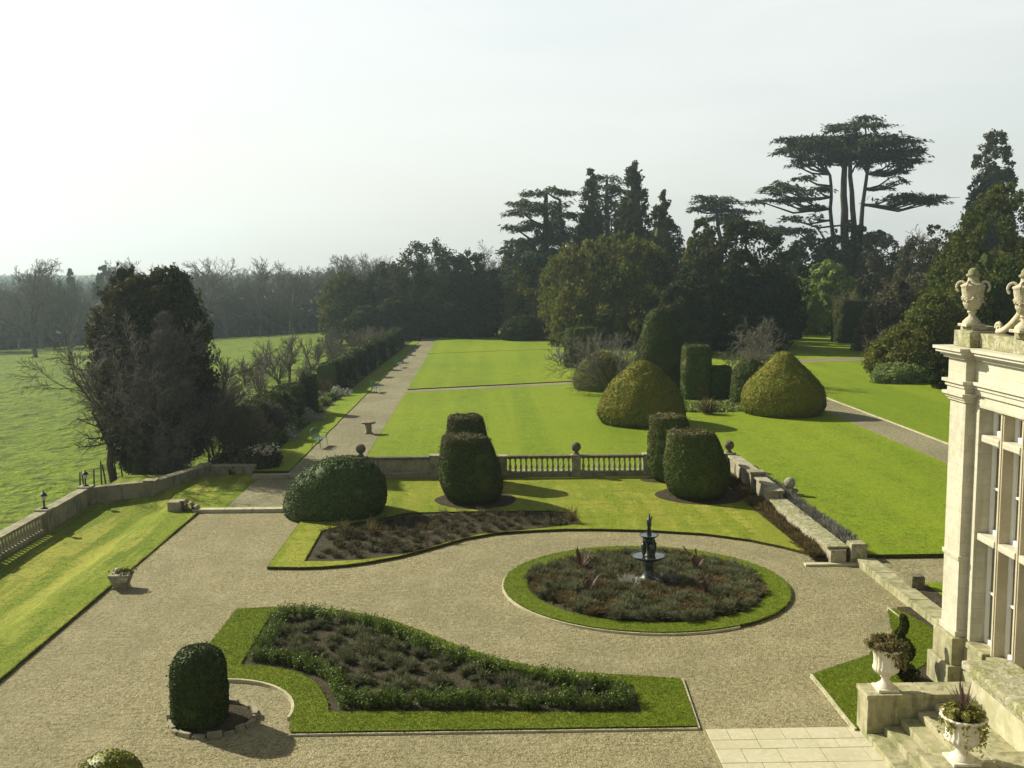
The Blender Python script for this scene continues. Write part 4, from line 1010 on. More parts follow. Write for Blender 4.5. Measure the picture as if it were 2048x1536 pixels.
topi('low olive clipped mound under a bare twiggy bush', (1205, 784, 118, 704), LOWD, [M['yewgold'], M['yewclip']], 17, lump=.1)
topi('upright dark clipped column at the far edge of the sunny lawn', (1160, 738, 64, 655), BLOCK, YC, 18, p=3, lump=.1)
topi('clipped dark yew block in front of the glossy green shrubbery', (1703, 687, 72, 601), BLOCK, [M['yewdark']]*2, 19, p=4.5, lump=.14)
def drum(label, x, y, r, h, seed, **k):
    return clipped('yew_drum', label, 'topiary', x, y, .06, r, r, h, DRUM, YC, seed, leaf=.055, cov=1.6, lump=.065, flat=.6, leafcap=40000, top_t=.975, group='drum yews by the balustrade', **k)
drum('nearer flat topped yew drum at the back of the rose bed', DRUMS[0][0], DRUMS[0][1], 1.33, 2.78, 21, lean=(-.36, 0), p=2.4)
drum('flat topped yew drum half hidden behind its nearer twin by the rose bed', -.72, 47.9, 1.05, 3.15, 22, lean=(-.32, .0), p=2.3)
drum('nearer flat topped yew drum tapering upward next to the retaining wall', DRUMS[1][0], DRUMS[1][1], 1.36, 2.85, 23, lean=(-.36, 0))
drum('browner flat topped yew drum half hidden behind its twin near the retaining wall', 8.62, 48.0, 1.12, 3.1, 24, lean=(-.28, 0))
x, y = -6.35, 42.3
clipped('clipped_dome', 'broad dark green clipped dome with one sloping shoulder at the end of the step', 'topiary', x, y, .02, 2.08, 1.75, 2.36,
    [(0, .9), (.06, .96), (.2, 1), (.4, .97), (.6, .89), (.76, .75), (.88, .58), (.96, .36), (1, 0)], [M['box']]*2, 25, leaf=.05, lump=.06, lean=(.42, 0), p=2.3, flat=.55, leafcap=42000)
clipped('clipped_cylinder', 'tall round topped clipped evergreen in a ring of stones on the gravel', 'topiary', -6.45, 22.55, .02, .61, .61, 1.70, CYL, [M['box']]*2, 26, leaf=.036, cov=1.6, lump=.03, p=2.2, seg=80, nz=40)
x, y = gr(225, 1560); 
clipped('golden_box_ball', 'golden green clipped ball cut off by the bottom of the view', 'topiary', -6.97, 18.5, .0, .64, .64, 1.22, ROUND, [M['boxgold']]*2, 27, leaf=.034, cov=1.5, lump=.03)
# ring of stones round the cylinder
t = thing('stone_ring', 'ring of rough edging stones round the tall clipped evergreen', 'edging', (-6.2, 22.62, 0))
r = random.Random(5); a_ = 0
mb = MB()
while a_ < 355:
    s = r.uniform(13, 24); R = .92+r.uniform(-.03, .03)
    for rr_ in (0,):
        P = [(R*math.cos(rad(q)), R*math.sin(rad(q))) for q in np.linspace(a_+1.2, min(a_+s, 359)-1.2, 4)]
        strip(mb, P, .075+.05*r.random(), -.02, .05+.10*r.random())
    a_ += s
mb.build('stones', M['wallstone'], t)
mb = MB(); mb.lathe([(.9, .01), (.7, .045), (.0, .06)], 30); mb.build('soil', M['soil'], t)
# spiral yew
rng = np.random.default_rng(31); mb = MB(); sx, sy = 9.92, 24.2
P, Nn = [], []
for i in range(5200):
    u = rng.random(); ang = u*4.3*math.pi; R = (1-u)*.30+.045; zz = .12+u*1.45
    c0 = np.array([R*.62*math.cos(ang), R*.62*math.sin(ang), zz]); d = unit(rng.normal(size=3))
    P.append(c0+d*np.array([1, 1, .75])*(.20*(1-u)+.075)*rng.uniform(.8, 1.03)); Nn.append(d)
mb.add(*leaf_quads(np.array(P), np.array(Nn), .045, rng, .5)); 
hl = [((1-u)*.19*math.cos(u*4.3*math.pi), (1-u)*.19*math.sin(u*4.3*math.pi), .12+u*1.45) for u in np.linspace(0, 1, 40)]
mb.tube(hl, [.17*(1-u)+.05 for u in np.linspace(0, 1, 40)], 8)
tag(mb.build('spiral_yew', M['yewdark'], None, (sx, sy, .05)), 'dark spiral clipped evergreen standing on the house turf behind the vase', 'topiary')

# ------------------------------------------------------------------ crowns
def crown(mb, rng, prof, H, RX, RY, lobes, leaf, nleaf, lobe=.2, z0=0.0, squash=1.0, up=.0, flat=.45, asp=1.7, core=.68, mat=0, wob=.16, inner=.15, seed=0, tip=0.0):
    """foliage crown: many lobes over an uneven outline, each a shell of leaf sprays, over a rough core"""
    pt = np.array(prof); ts = np.linspace(0, 1, 200); rs = np.interp(ts, pt[:, 0], pt[:, 1])
    w_ = (rs+.08)*1.0; cdf = np.cumsum(w_)/w_.sum()
    t = np.interp(rng.random(lobes), cdf, ts); th = rng.random(lobes)*2*math.pi
    ph = rng.random(4)*6.28
    def rad_(t, th): return np.interp(t, pt[:, 0], pt[:, 1])*(1+wob*(np.sin(2*th+ph[0]+3*t)+.7*np.sin(3*th+ph[1]-5*t)+.5*np.sin(5*th+ph[2]+9*t)))
    r0 = rad_(t, th); lr = lobe*min(RX, RY)*rng.uniform(.55, 1.3, lobes)*(.45+.75*np.interp(t, pt[:, 0], pt[:, 1]))
    dep_ = 1-inner*rng.random(lobes)
    C = np.stack([np.maximum(r0*RX*dep_-lr*.6, 0)*np.cos(th), np.maximum(r0*RY*dep_-lr*.6, 0)*np.sin(th), z0+t*H-lr*.3], 1)
    per = max(8, nleaf//lobes)
    d = sphere_dirs(lobes*per, rng); ci = np.repeat(np.arange(lobes), per)
    outw = unit(np.stack([np.cos(th), np.sin(th), .35+.4*t], 1))[ci]
    keep = (d*outw).sum(1) > -.35
    d = d[keep]; ci = ci[keep]; n = len(d)
    rr = lr[ci][:, None]*rng.uniform(.7, 1.08, (n, 1))
    P = C[ci]+d*np.array([1, 1, squash])*rr
    if tip: P = P+outw[keep]*(rng.random((n, 1))**3)*tip+np.array([0, 0, 1.])*(rng.random((n, 1))**3)*tip*.6
    mb.add(*leaf_quads(P, unit(d+np.array([0, 0, .3])), leaf, rng, flat, asp, up), mat)
    if core:
        seg, nz = 26, 14; tt = np.linspace(0.0, .97, nz); a = np.linspace(0, 2*math.pi, seg, endpoint=False)
        T, A = np.meshgrid(tt, a, indexing='ij'); R = rad_(T.ravel(), A.ravel()).reshape(T.shape)*core
        V = np.stack([RX*R*np.cos(A), RY*R*np.sin(A), z0+T*H*core+.0*R], -1).reshape(-1, 3)
        V = V*(1+.10*fbm(V*.6+seed, seed, 2))[:, None]
        i = np.arange(seg); j = (i+1) % seg
        mb.add(V, np.concatenate([np.stack([k*seg+i, k*seg+j, (k+1)*seg+j, (k+1)*seg+i], 1) for k in range(nz-1)]), mat, True)
def trunk(parent, h, r, mat='bark', lean=(0, 0), sides=8, flare=1.5):
    mb = MB(); n = 6
    mb.tube([(lean[0]*k/n, lean[1]*k/n, -.3+(h+.3)*k/n) for k in range(n+1)], [r*(flare if k == 0 else 1)*(1-.6*k/n) for k in range(n+1)], sides)
    return mb.build('trunk', M[mat], parent)
YEWP = [(0, .78), (.08, .92), (.25, 1), (.45, .98), (.62, .88), (.77, .70), (.88, .48), (.96, .26), (1, .05)]
WIDE = [(0, .82), (.1, .95), (.3, 1), (.55, .93), (.75, .74), (.9, .46), (1, .08)]
SPIRE = [(0, .9), (.1, 1), (.25, .92), (.45, .72), (.65, .5), (.8, .34), (.92, .18), (1, .03)]
COL_ = [(0, .7), (.15, .95), (.4, 1), (.6, .93), (.78, .72), (.9, .5), (.97, .3), (1, .1)]
def evergreen(name, label, cx, top, wpx, Y, prof, mat, seed, cat='tree', group=None, gz=.3, leaf=.34, n=14000, lobes=150, lobe=.2, depth=1.0, base=None, tall=None, **k):
    if Y > 80: leaf *= .62; n = int(n*2.3); lobes = int(lobes*1.7); lobe *= .82
    rng = np.random.default_rng(seed)
    x, zt = dep(cx, top, Y); z = gz
    H = zt-z; R = wpx*Y/FOC/2
    t = thing(name, label, cat, (x, Y, z), 0, group)
    mb = MB(); crown(mb, rng, prof, H, R, R*depth, lobes, leaf, n, lobe, seed=seed, **k)
    mb.build('crown', M[mat], t)
    trunk(t, H*.6, max(.12, R*.06))
    return t

# the dark wood at the head of the path
g = 'dark yews at the head of the long path'
evergreen('yew_tree', 'tall dark yew with jagged top at the end of the long path', 858, 484, 150, 152, YEWP, 'yewdark', 41, group=g, lobe=.17, tip=.9)
evergreen('yew_tree', 'dark yew with twin tops beside the bare pale tree at the path head', 940, 503, 110, 150, YEWP, 'yewdark', 42, group=g, lobe=.18, tip=.8)
evergreen('yew_tree', 'rounded dark yew standing between the tall yew and the hazy wood', 772, 529, 110, 155, WIDE, 'yewdark', 43, group=g, tip=.6)
evergreen('yew_tree', 'lower reddish dark yew where the field meets the garden', 690, 546, 92, 152, WIDE, 'yewolive', 44, group=g, tip=.5)
evergreen('yew_tree', 'broad dark yew filling the end of the path at ground level', 800, 590, 120, 147, WIDE, 'yewdark', 45, group=g)
evergreen('yew_tree', 'low dark yew to the sunny lawn side of the path head', 925, 575, 130, 148, WIDE, 'yewdark', 46, group=g)
evergreen('yew_tree', 'low dark bush on the border side of the path head', 735, 610, 90, 144, WIDE, 'yewdark', 47, group=g)
for i_, (cx_, top_, w_, Y_, lab_) in enumerate(((1112, 436, 130, 160, 'dark conifer filling the gap behind the layered cedar'), (1225, 418, 150, 163, 'dark conifer filling the gap between the pointed conifers'), (1045, 478, 110, 158, 'dark conifer low behind the layered cedar'), (1330, 432, 120, 160, 'dark conifer behind the lighter green yew shoulder'))):
    evergreen('dark_conifer', lab_, cx_, top_, w_, Y_, COL_, 'conifer', 140+i_, group='dark conifers closing the wood', n=9000, lobe=.24)
evergreen('yew_tree', 'reddish brown yew under the spreading cedar', 1062, 520, 120, 146, YEWP, 'yewolive', 48, group=g, leaf=.36)
evergreen('yew_tree', 'low dark bush at the foot of the spreading cedar', 1052, 632, 100, 141, WIDE, 'yewdark', 49, group=g)
# the great olive yew and its dark neighbour
evergreen('golden_yew_tree', 'huge rounded olive green yew on the far edge of the sunny lawn', 1225, 478, 290, 132, [(0, .86), (.1, .96), (.3, 1), (.5, .93), (.68, .80), (.82, .62), (.93, .38), (1, .1)], 'yewolive', 51, n=26000, lobes=260, lobe=.15, leaf=.36, up=.55, asp=2.4, tip=1.0, depth=.8)
evergreen('yew_tree', 'massive dark yew with upright shoots behind the grey twiggy bush', 1482, 444, 225, 124, [(0, .95), (.15, 1), (.4, .98), (.6, .92), (.75, .8), (.88, .6), (.96, .36), (1, .1)], 'yewdark', 52, n=22000, lobes=220, lobe=.17, up=.5, asp=2.2, tip=.8, depth=.85)
evergreen('yew_tree', 'lighter green rounded yew shoulder beside the massive dark yew', 1402, 436, 90, 130, COL_, 'yewolive', 53, lobe=.22, up=.4)
evergreen('yew_tree', 'dark yew standing behind the tallest clipped cone', 1365, 560, 130, 116, WIDE, 'yewdark', 54)
# pointed conifers
evergreen('pointed_conifer', 'slim pointed conifer between two cedar crowns', 1180, 339, 82, 150, SPIRE, 'conifer', 55, n=12000, lobes=170, lobe=.28, leaf=.4, up=.3, asp=2.2, core=.86, tip=.6)
evergreen('pointed_conifer', 'tallest pointed conifer rising above the huge olive yew', 1268, 327, 130, 146, [(0, .95), (.15, 1), (.35, .86), (.55, .62), (.7, .44), (.82, .28), (.9, .2), (.96, .12), (1, .03)], 'conifer', 56, n=15000, lobes=210, lobe=.24, leaf=.4, up=.3, asp=2.2, core=.86, tip=.7)
evergreen('pointed_conifer', 'shorter dark conifer at the shoulder of the tallest one', 1325, 372, 80, 140, SPIRE, 'conifer', 57, lobes=130, n=9000, lobe=.28, leaf=.4, core=.86, tip=.6)
# sequoia, yews and shrubs on the house side
evergreen('giant_sequoia', 'tall narrow conifer with rounded tip standing above the dark shrubs near the house', 1992, 253, 150, 165, [(0, 1), (.2, .98), (.4, .86), (.55, .72), (.7, .56), (.82, .44), (.91, .3), (.97, .17), (1, .05)], 'conifer', 58, n=17000, lobes=240, lobe=.2, leaf=.42, core=.8, squash=.75, tip=.5)
evergreen('yew_tree', 'large dark yew directly behind the stone urns of the house', 2010, 378, 270, 98, WIDE, 'yewgreen', 59, n=26000, lobes=260, lobe=.15, leaf=.3, tip=.7, depth=.8)
evergreen('yew_tree', 'brown green yew on the near edge of the dark trees by the house', 1925, 470, 150, 104, WIDE, 'yewgreen', 60, n=14000, lobe=.18, leaf=.3, tip=.6)
evergreen('laurel_thicket', 'glossy bright green laurel shrub in sunlight behind the clipped block', 1655, 522, 130, 158, WIDE, 'rhodo', 61, cat='shrub', n=11000, lobes=120, leaf=.5, flat=.6, asp=1.5)
evergreen('laurel_thicket', 'darker glossy laurel shrub at the edge of the shaded grass', 1622, 575, 80, 150, WIDE, 'rhodo', 62, cat='shrub', n=6000, lobes=70, leaf=.46, flat=.6, asp=1.5)
evergreen('amber_shrub', 'amber and green shrub mass beside the urn on the house corner', 1868, 590, 150, 92, WIDE, 'goldshrub', 63, cat='shrub', n=14000, lobes=150, leaf=.24, tip=.5)
evergreen('amber_shrub', 'low amber green shrub in front of the brown twiggy thicket', 1806, 655, 110, 90, WIDE, 'goldshrub', 64, cat='shrub', n=9000, lobes=100, leaf=.22, tip=.5)
evergreen('dull_shrub', 'pale green leafy ground shrub spreading onto the grass', 1800, 727, 110, 87, WIDE, 'cover', 65, cat='shrub', n=9000, lobes=110, leaf=.17)
evergreen('yew_tree', 'dark upright yew beside the cornice of the house', 1893, 690, 64, 82, COL_, 'yewdark', 66, n=7000, leaf=.2)
evergreen('dull_shrub', 'dark green shrub mass hiding the feet of the great cedar stems', 1700, 436, 130, 167, WIDE, 'yewdark', 72, cat='shrub', n=10000, leaf=.45)
evergreen('dull_shrub', 'dull green shrub mass under the great cedar', 1755, 462, 170, 165, WIDE, 'shrubdull', 67, cat='shrub', n=12000, leaf=.45)
evergreen('dull_shrub', 'grey green shrub mass between the great cedar and the dark yew', 1620, 470, 150, 178, WIDE, 'yewdark', 68, cat='shrub', n=10000, leaf=.5)
evergreen('dull_shrub', 'grey brown shrub mass below the pointed sequoia', 1870, 450, 160, 150, WIDE, 'shrubdull', 69, cat='shrub', n=12000, leaf=.42)
evergreen('dull_shrub', 'dark shrub filling the gap behind the brown twiggy thicket', 1800, 560, 140, 118, WIDE, 'shrubdull', 70, cat='shrub', n=11000, leaf=.34)
evergreen('yew_tree', 'dark yew closing the view behind the shaded grass', 1560, 520, 90, 140, WIDE, 'yewdark', 71, n=8000)

# ------------------------------------------------------------------ cedars
def pad(mb, rng, c, rx, ry, th, leaf, dens=1.0):
    leaf *= .62; tilt = rng.normal(size=2)*.06
    n = int(dens*rx*ry*30/(leaf/.4)**2)
    a = rng.random(n)*2*math.pi; rr = np.sqrt(rng.random(n)); wob = .92+.26*np.sin(a*5+rng.random()*6)+.22*np.sin(a*9+rng.random()*6)+.16*np.sin(a*17+rng.random()*6)
    P = np.stack([c[0]+rx*rr*np.cos(a)*wob, c[1]+ry*rr*np.sin(a)*wob, c[2]+th*(rng.normal(size=n)*.4+.5*(1-rr**2))-.14*rx*rr**2+rx*rr*(tilt[0]*np.cos(a)+tilt[1]*np.sin(a))], 1)
    P[:, 2] += .35*fbm(P*.5, int(rng.integers(99)), 2)
    rd = np.stack([np.cos(a), np.sin(a), -.28-.2*rng.random(n)], 1)+rng.normal(size=(n, 3))*.35; t_ = unit(rd); nn = unit(np.array([0, 0, 1.])+rng.normal(size=(n, 3))*.4); b_ = unit(np.cross(nn, t_))
    sz = leaf*(.6+.8*rng.random(n))[:, None]; lg = sz*rng.uniform(1.2, 2.6, (n, 1))
    mb.add(np.stack([P-t_*lg*.4, P+b_*sz*.42, P+t_*lg*.75, P-b_*sz*.42], 1).reshape(-1, 3), np.arange(4*n).reshape(n, 4), 0)
def cedar(label, Y, base_px, stems, pads, gz, seed, leaf=.45, ydep=.8, dens=1.0, fill=()):
    rng = np.random.default_rng(seed); pads = list(pads)
    for cx_, cy_, hw_, hh_, n_, w_ in fill:
        for _ in range(n_):
            a_ = rng.random()*6.28; q_ = math.sqrt(rng.random()); pads.append((cx_+hw_*q_*math.cos(a_), cy_+hh_*q_*math.sin(a_), w_*rng.uniform(.6, 1.3), 8))
    x0, _ = dep(base_px[0], base_px[1], Y)
    t = thing('cedar_tree', label, 'tree', (x0, Y, gz), 0, 'cedars of the garden wood')
    mb = MB(); tb_ = MB(); tops = []
    for pts, r0, r1 in stems:
        P = []
        for (px_, py_) in pts:
            X, Z = dep(px_, py_, Y); P.append((X-x0, rng.uniform(-.5, .5), Z-gz))
        P[0] = (P[0][0], 0, min(P[0][2], 0)-.4)
        P = np.array(P); s = np.linspace(0, 1, 9); q = np.linspace(0, 1, len(P))
        Pi = np.stack([np.interp(s, q, P[:, k]) for k in range(3)], 1); Pi[1:-1, 0] += rng.normal(size=7)*.07*(r0+.3); Pi[1:-1, 1] += rng.normal(size=7)*.3; tb_.tube(Pi, r0+(r1-r0)*s, 8); tops.append(Pi)
    allp = np.concatenate(tops)
    for (px_, py_, hw, th) in pads:
        yy = rng.uniform(-1, 1)*ydep*hw*Y/FOC*.9
        X, Z = dep(px_, py_, Y); X -= x0; Z -= gz
        rx = .86*hw*Y/FOC; c = np.array([X, yy, Z]); pad(mb, rng, c, rx, rx*.85, th*Y/FOC*.5, leaf, dens)
        for q in range(3):    # ragged outer sprays
            a = rng.random()*6.28; pad(mb, rng, c+np.array([rx*.85*math.cos(a), rx*.8*math.sin(a), rng.uniform(-.5, .5)]), rx*.42, rx*.38, th*Y/FOC*.3, leaf, dens)
        below = allp[allp[:, 2] < Z-.2]
        if len(below):
            dd = np.linalg.norm((below-c)*np.array([1, 1, .9]), axis=1)+np.abs(below[:, 2]-(Z-.35*rx))*.3; s0 = below[np.argmin(dd)]
            mid = (s0*.45+c*.55)+np.array([0, 0, -.12*np.linalg.norm(c-s0)])
            tb_.tube([s0, mid, c+np.array([0, 0, -.25]), c+(c-s0)*np.array([.35, .35, 0])], [max(.16, rx*.055), .17, .1, .03], 6)
    tb_.build('trunk', M['cedarbark'], t); mb.build('crown', M['cedar'], t)
    return t
cedar('great flat topped cedar with bare stems towering above the wood near the house', 172, (1695, 640),
  [([(1690, 650), (1690, 450), (1688, 330)], 0.85, .42), ([(1702, 650), (1706, 450), (1701, 318)], .62, .3), ([(1712, 650), (1722, 440), (1734, 318)], .5, .22), ([(1676, 650), (1666, 440), (1658, 350)], .42, .22)],
  [(1730, 240, 42, 12), (1706, 254, 70, 12), (1632, 275, 70, 12), (1668, 286, 85, 14), (1604, 298, 55, 10), (1738, 288, 100, 14), (1792, 281, 52, 12), (1812, 300, 48, 12), (1828, 322, 34, 12),
   (1760, 310, 80, 14), (1632, 318, 45, 12), (1600, 329, 26, 10), (1776, 345, 36, 10), (1688, 308, 70, 14), (1560, 378, 55, 10), (1612, 354, 28, 8), (1530, 402, 34, 10), (1630, 380, 36, 8), (1585, 436, 26, 8), (1622, 414, 30, 8),
   (1812, 397, 75, 10), (1766, 374, 26, 8), (1868, 395, 26, 9), (1590, 460, 60, 10)], 0, 81, .5, dens=.85, fill=((1700, 292, 128, 38, 26, 30), (1790, 318, 50, 22, 7, 22), (1575, 388, 60, 20, 9, 20), (1622, 428, 34, 26, 5, 16), (1815, 400, 70, 7, 6, 22), (1783, 352, 34, 18, 8, 18), (1660, 322, 60, 14, 9, 20), (1712, 330, 40, 10, 6, 18)))
cedar('dark layered cedar leaning out beside the slim pointed conifer', 150, (1082, 660),
  [([(1085, 668), (1090, 520), (1092, 385)], 1.0, .25), ([(1110, 668), (1125, 500), (1120, 400)], .7, .2)],
  [(1097, 383, 58, 12), (1042, 407, 30, 10), (1046, 424, 44, 10), (1092, 412, 62, 14), (1034, 455, 30, 10), (1078, 452, 62, 14), (1080, 480, 70, 14), (1030, 502, 44, 10), (1064, 514, 62, 14), (1018, 538, 34, 9), (1056, 548, 62, 12),
   (1000, 568, 40, 9), (974, 580, 32, 8), (1040, 585, 62, 12), (1000, 604, 36, 9), (1028, 620, 60, 10), (988, 645, 34, 8), (1028, 642, 50, 10), (1120, 430, 50, 14), (1120, 470, 55, 14), (1095, 505, 48, 14), (1112, 530, 45, 14), (1092, 556, 48, 14), (1100, 590, 46, 14)], .3, 82, .42)
cedar('dark cedar crown showing between the two tallest pointed conifers', 165, (1215, 640),
  [([(1215, 650), (1216, 500), (1214, 360)], .8, .2)], [(1217, 357, 34, 12), (1210, 376, 46, 14), (1203, 398, 42, 14), (1234, 386, 32, 12), (1226, 415, 45, 14), (1200, 440, 45, 14)], .3, 83, .42)
cedar('small flat topped cedar showing above the massive dark yew', 180, (1440, 600),
  [([(1440, 640), (1442, 500), (1432, 400)], .6, .2)], [(1416, 398, 40, 9), (1448, 405, 42, 9), (1422, 415, 46, 9), (1478, 424, 40, 9), (1446, 434, 50, 10), (1400, 420, 25, 8), (1535, 462, 45, 9), (1500, 448, 36, 8)], 0, 84, .45)
# ------------------------------------------------------------------ bare trees and twiggy shrubs
def grow(rng, p, d, L, r, level, maxl, tr, tw, kids, spread, up, wig=.16, ratio=.66, twr=.012, segs=5):
    """one branch and everything on it; thick wood goes to tr, twigs to tw"""
    P = [p]; q = np.array(p, float); d = unit(np.array(d, float)); st = L/segs; D = [d]
    for k in range(segs):
        d = unit(d+rng.normal(size=3)*wig+np.array([0, 0, up*.25])); q = q+d*st; P.append(q.copy()); D.append(d)
    r1 = r*.45 if level < maxl else twr*.5
    R = np.linspace(r, max(r1, twr*.5), segs+1)
    (tr if level <= 1 else tw).tube(P, R, 7 if level == 0 else 5 if level == 1 else 3)
    if level >= maxl: return
    n = kids[min(level, len(kids)-1)]
    for i in range(n):
        u = (.30 if level == 0 else .15)+(1-(.30 if level == 0 else .15))*(i+rng.random())/n
        k = min(segs-1, int(u*segs)); f = u*segs-k
        b = P[k]*(1-f)+P[k+1]*f if isinstance(P[k], np.ndarray) else np.array(P[k])*(1-f)+np.array(P[k+1])*f
        dd = D[k]; side = unit(np.cross(dd, rng.normal(size=3)))
        a = spread*rng.uniform(.7, 1.25); nd = dd*math.cos(a)+side*math.sin(a)
        grow(rng, b, nd, L*ratio*rng.uniform(.7, 1.15)*(1.08-.35*u), max(twr, r*(.62-.28*u)), level+1, maxl, tr, tw, kids, spread, up, wig, ratio, twr, max(3, segs-1))
def bare_mesh(seed, h, r, maxl=4, kids=(9, 5, 5, 4), spread=.75, up=.25, wig=.13, ratio=.58, twr=.014, stems=1, d0=(0, 0, 1), fan=.25):
    rng = np.random.default_rng(seed); tr, tw = MB(), MB()
    for s in range(stems):
        d = np.array(d0, float)+(rng.normal(size=3)*fan*(1 if stems > 1 else .15))
        p = np.array([rng.normal()*.12*(stems > 1)*h*.1, rng.normal()*.12*(stems > 1)*h*.1, -.15])
        grow(rng, p, d, h*rng.uniform(.55, .75), r*rng.uniform(.7, 1.1), 0, maxl, tr, tw, kids, spread, up, wig, ratio, twr)
    return tr, tw
def bare(name, label, x, y, z, mats, cat='tree', group=None, rz=0.0, **k):
    tr, tw = bare_mesh(**k); t = thing(name, label, cat, (x, y, z), rz, group)
    tr.build('trunk' if cat == 'tree' else 'stems', M[mats[0]], t); tw.build('crown' if cat == 'tree' else 'twigs', M[mats[1]], t)
    return t
def fz(x, y): return float(field_z(np.array([x]), np.array([y]))[0])
# big dark tree and its companions by the field wall
x, y = -17.6, 55.5
t = thing('cypress_tree', 'tall brownish dark evergreen with broken top behind the purple twiggy tree', 'tree', (x, y, -.7))
rng = np.random.default_rng(91); mb = MB(); R = 215*y/FOC/2
crown(mb, rng, [(0, .45), (.12, .78), (.3, .93), (.5, .96), (.7, .88), (.82, .82), (.9, .66), (.96, .42), (1, .2)], dep(290, 556, y)[1]+.7, R, R*.85, 230, .12, 60000, .17, up=.35, asp=2.4, tip=.6, wob=.12, seed=91)
for dx, dz, s in ((-.9, 0, .9), (1.0, .2, .8), (.2, -.3, .9)):
    m2 = MB(); crown(m2, rng, SPIRE, 2.6, s, s, 30, .11, 5000, .4, z0=dep(290, 556, y)[1]-1.2+dz, up=.4, asp=2.2, core=.5, tip=.4)
    for f, m_, sm in m2.F: mb.F.append((f+mb.n, m_, sm))
    for v in m2.V: mb.V.append(v+np.array([dx*1.3, 0, 0])); mb.n += len(v)
mb.build('crown', M['cypress'], t); trunk(t, 5, .35)
def sprays(mb, rng, n, H, RX, RY, z0, prof, leaf=.022, asp=14, droop=.4):
    pt = np.array(prof); t_ = rng.random(n)**.8; th = rng.random(n)*6.283; r_ = np.interp(t_, pt[:, 0], pt[:, 1])*np.sqrt(rng.uniform(.12, 1, n))*(1+.12*np.sin(3*th+5*t_)+.08*np.sin(7*th))
    P = np.stack([RX*r_*np.cos(th), RY*r_*np.sin(th), z0+t_*H], 1)+rng.normal(size=(n, 3))*.12
    d_ = unit(np.stack([np.cos(th), np.sin(th), .9-1.7*droop*rng.random(n)], 1)+rng.normal(size=(n, 3))*.45); b_ = unit(np.cross(d_, sphere_dirs(n, rng)))
    L = leaf*asp*rng.uniform(.6, 1.5, (n, 1)); w_ = leaf*.5*rng.uniform(.6, 1.2, (n, 1)); md = P+d_*L*.5+np.array([0, 0, .05])*L
    mb.add(np.stack([P-b_*w_*.8, P+b_*w_*.8, md+b_*w_*.6, md-b_*w_*.6, P+d_*L-np.array([0, 0, .25])*L*droop], 1).reshape(-1, 3), np.concatenate([np.arange(5*n).reshape(n, 5)[:, :4]]))
    k = np.arange(n)*5; mb.F.append((np.stack([k+3, k+2, k+4], 1)+mb.n-5*n, 0, False))
tr, tw = bare_mesh(92, 9.6, .09, stems=7, maxl=4, kids=(9, 7, 6, 4), spread=.6, up=.12, fan=.2, ratio=.5, twr=.012)
t = thing('purple_twig_tree', 'dense purple grey twiggy tree overlapping the dark evergreen by the field wall', 'tree', (-16.0, 52.4, -.6))
crown(tw, np.random.default_rng(92), [(0, .55), (.15, .9), (.35, 1), (.6, .86), (.8, .58), (.93, .3), (1, .1)], 7.9, 2.45, 2.1, 150, .015, 34000, .2, z0=.6, core=None, asp=17, flat=.15, up=.2, wob=.26, inner=.75, seed=92)
tr.build('trunk', M['bark'], t); tw.build('crown', M['twigpurple'], t)
bare('spreading_bare_tree', 'small bare tree leaning and spreading over the field beside the terrace wall', *gr(228, 962, -.8), -.85, ('bark', 'twig'), seed=93, h=9.6, r=.18, maxl=4, kids=(11, 8, 7, 5), spread=.85, up=.05, d0=(-.36, .0, 1), ratio=.62, twr=.008)
bare('slender_bare_tree', 'thin pale stemmed young tree standing behind the bend of the terrace wall', *gr(418, 915, .1), -.2, ('palebark', 'twig'), seed=94, h=5.6, r=.07, maxl=3, kids=(10, 6, 4), spread=.6, up=.2)
clipped('round_bush', 'small round dark bush beside the wooden stakes at the terrace wall', 'shrub', *gr(292, 962, -.5), -.7, .62, .6, 1.35, ROUND, [M['yewdark']]*2, 95, leaf=.07, lump=.1)
for i, (cx, by, h, w_, lab) in enumerate(((450, 915, 3.0, 1, 'dark twiggy shrub just behind the bend of the wall'), (500, 905, 2.5, 1, 'dark twiggy shrub at the near end of the clipped hedge'),
        (430, 900, 4.0, 1, 'tall dark twiggy shrub beside the purple twiggy tree'), (545, 880, 2.1, 1, 'low dark twiggy shrub in the border soil by the hedge'))):
    x, y = gr(cx, by, .2); tr, tw = bare_mesh(100+i, h, .05, stems=7, maxl=2, kids=(8, 7), spread=.7, up=.15, fan=.45, ratio=.55, twr=.012)
    t = thing('twiggy_shrub', lab, 'shrub', (x, y, .1 if cx > 440 else -.4)); sprays(tw, np.random.default_rng(100+i), 4200, h*.95, h*.5, h*.45, .1, [(0, .7), (.3, 1), (.6, .9), (.85, .55), (1, .15)], .022, 14, .4)
    tr.build('stems', M['bark'], t); tw.build('twigs', M['twig' if i != 2 else 'twigbrown'], t)
for i, (cx, by, top, wd, lab) in enumerate(((478, 955, 900, 80, 'dark leafy shrub spilling over the terrace wall beside the upper step'), (528, 958, 905, 56, 'dark green shrub at the very corner of the path and upper step'))):
    evergreen('corner_shrub', lab, cx, top, wd, 51.5, WIDE, 'shrubdull', 110+i, cat='shrub', gz=.1, n=6000, lobes=80, leaf=.1, tip=.3, core=.7)
t = thing('flowering_shrub', 'shrub topped with cream blossom at the corner of the path and verge', 'shrub', (*gr(528, 940, .2), .2))
rng = np.random.default_rng(113); mb = MB(); crown(mb, rng, WIDE, 1.15, .8, .6, 60, .09, 3500, .25, core=.7); mb.build('foliage', M['shrubdull'], t)
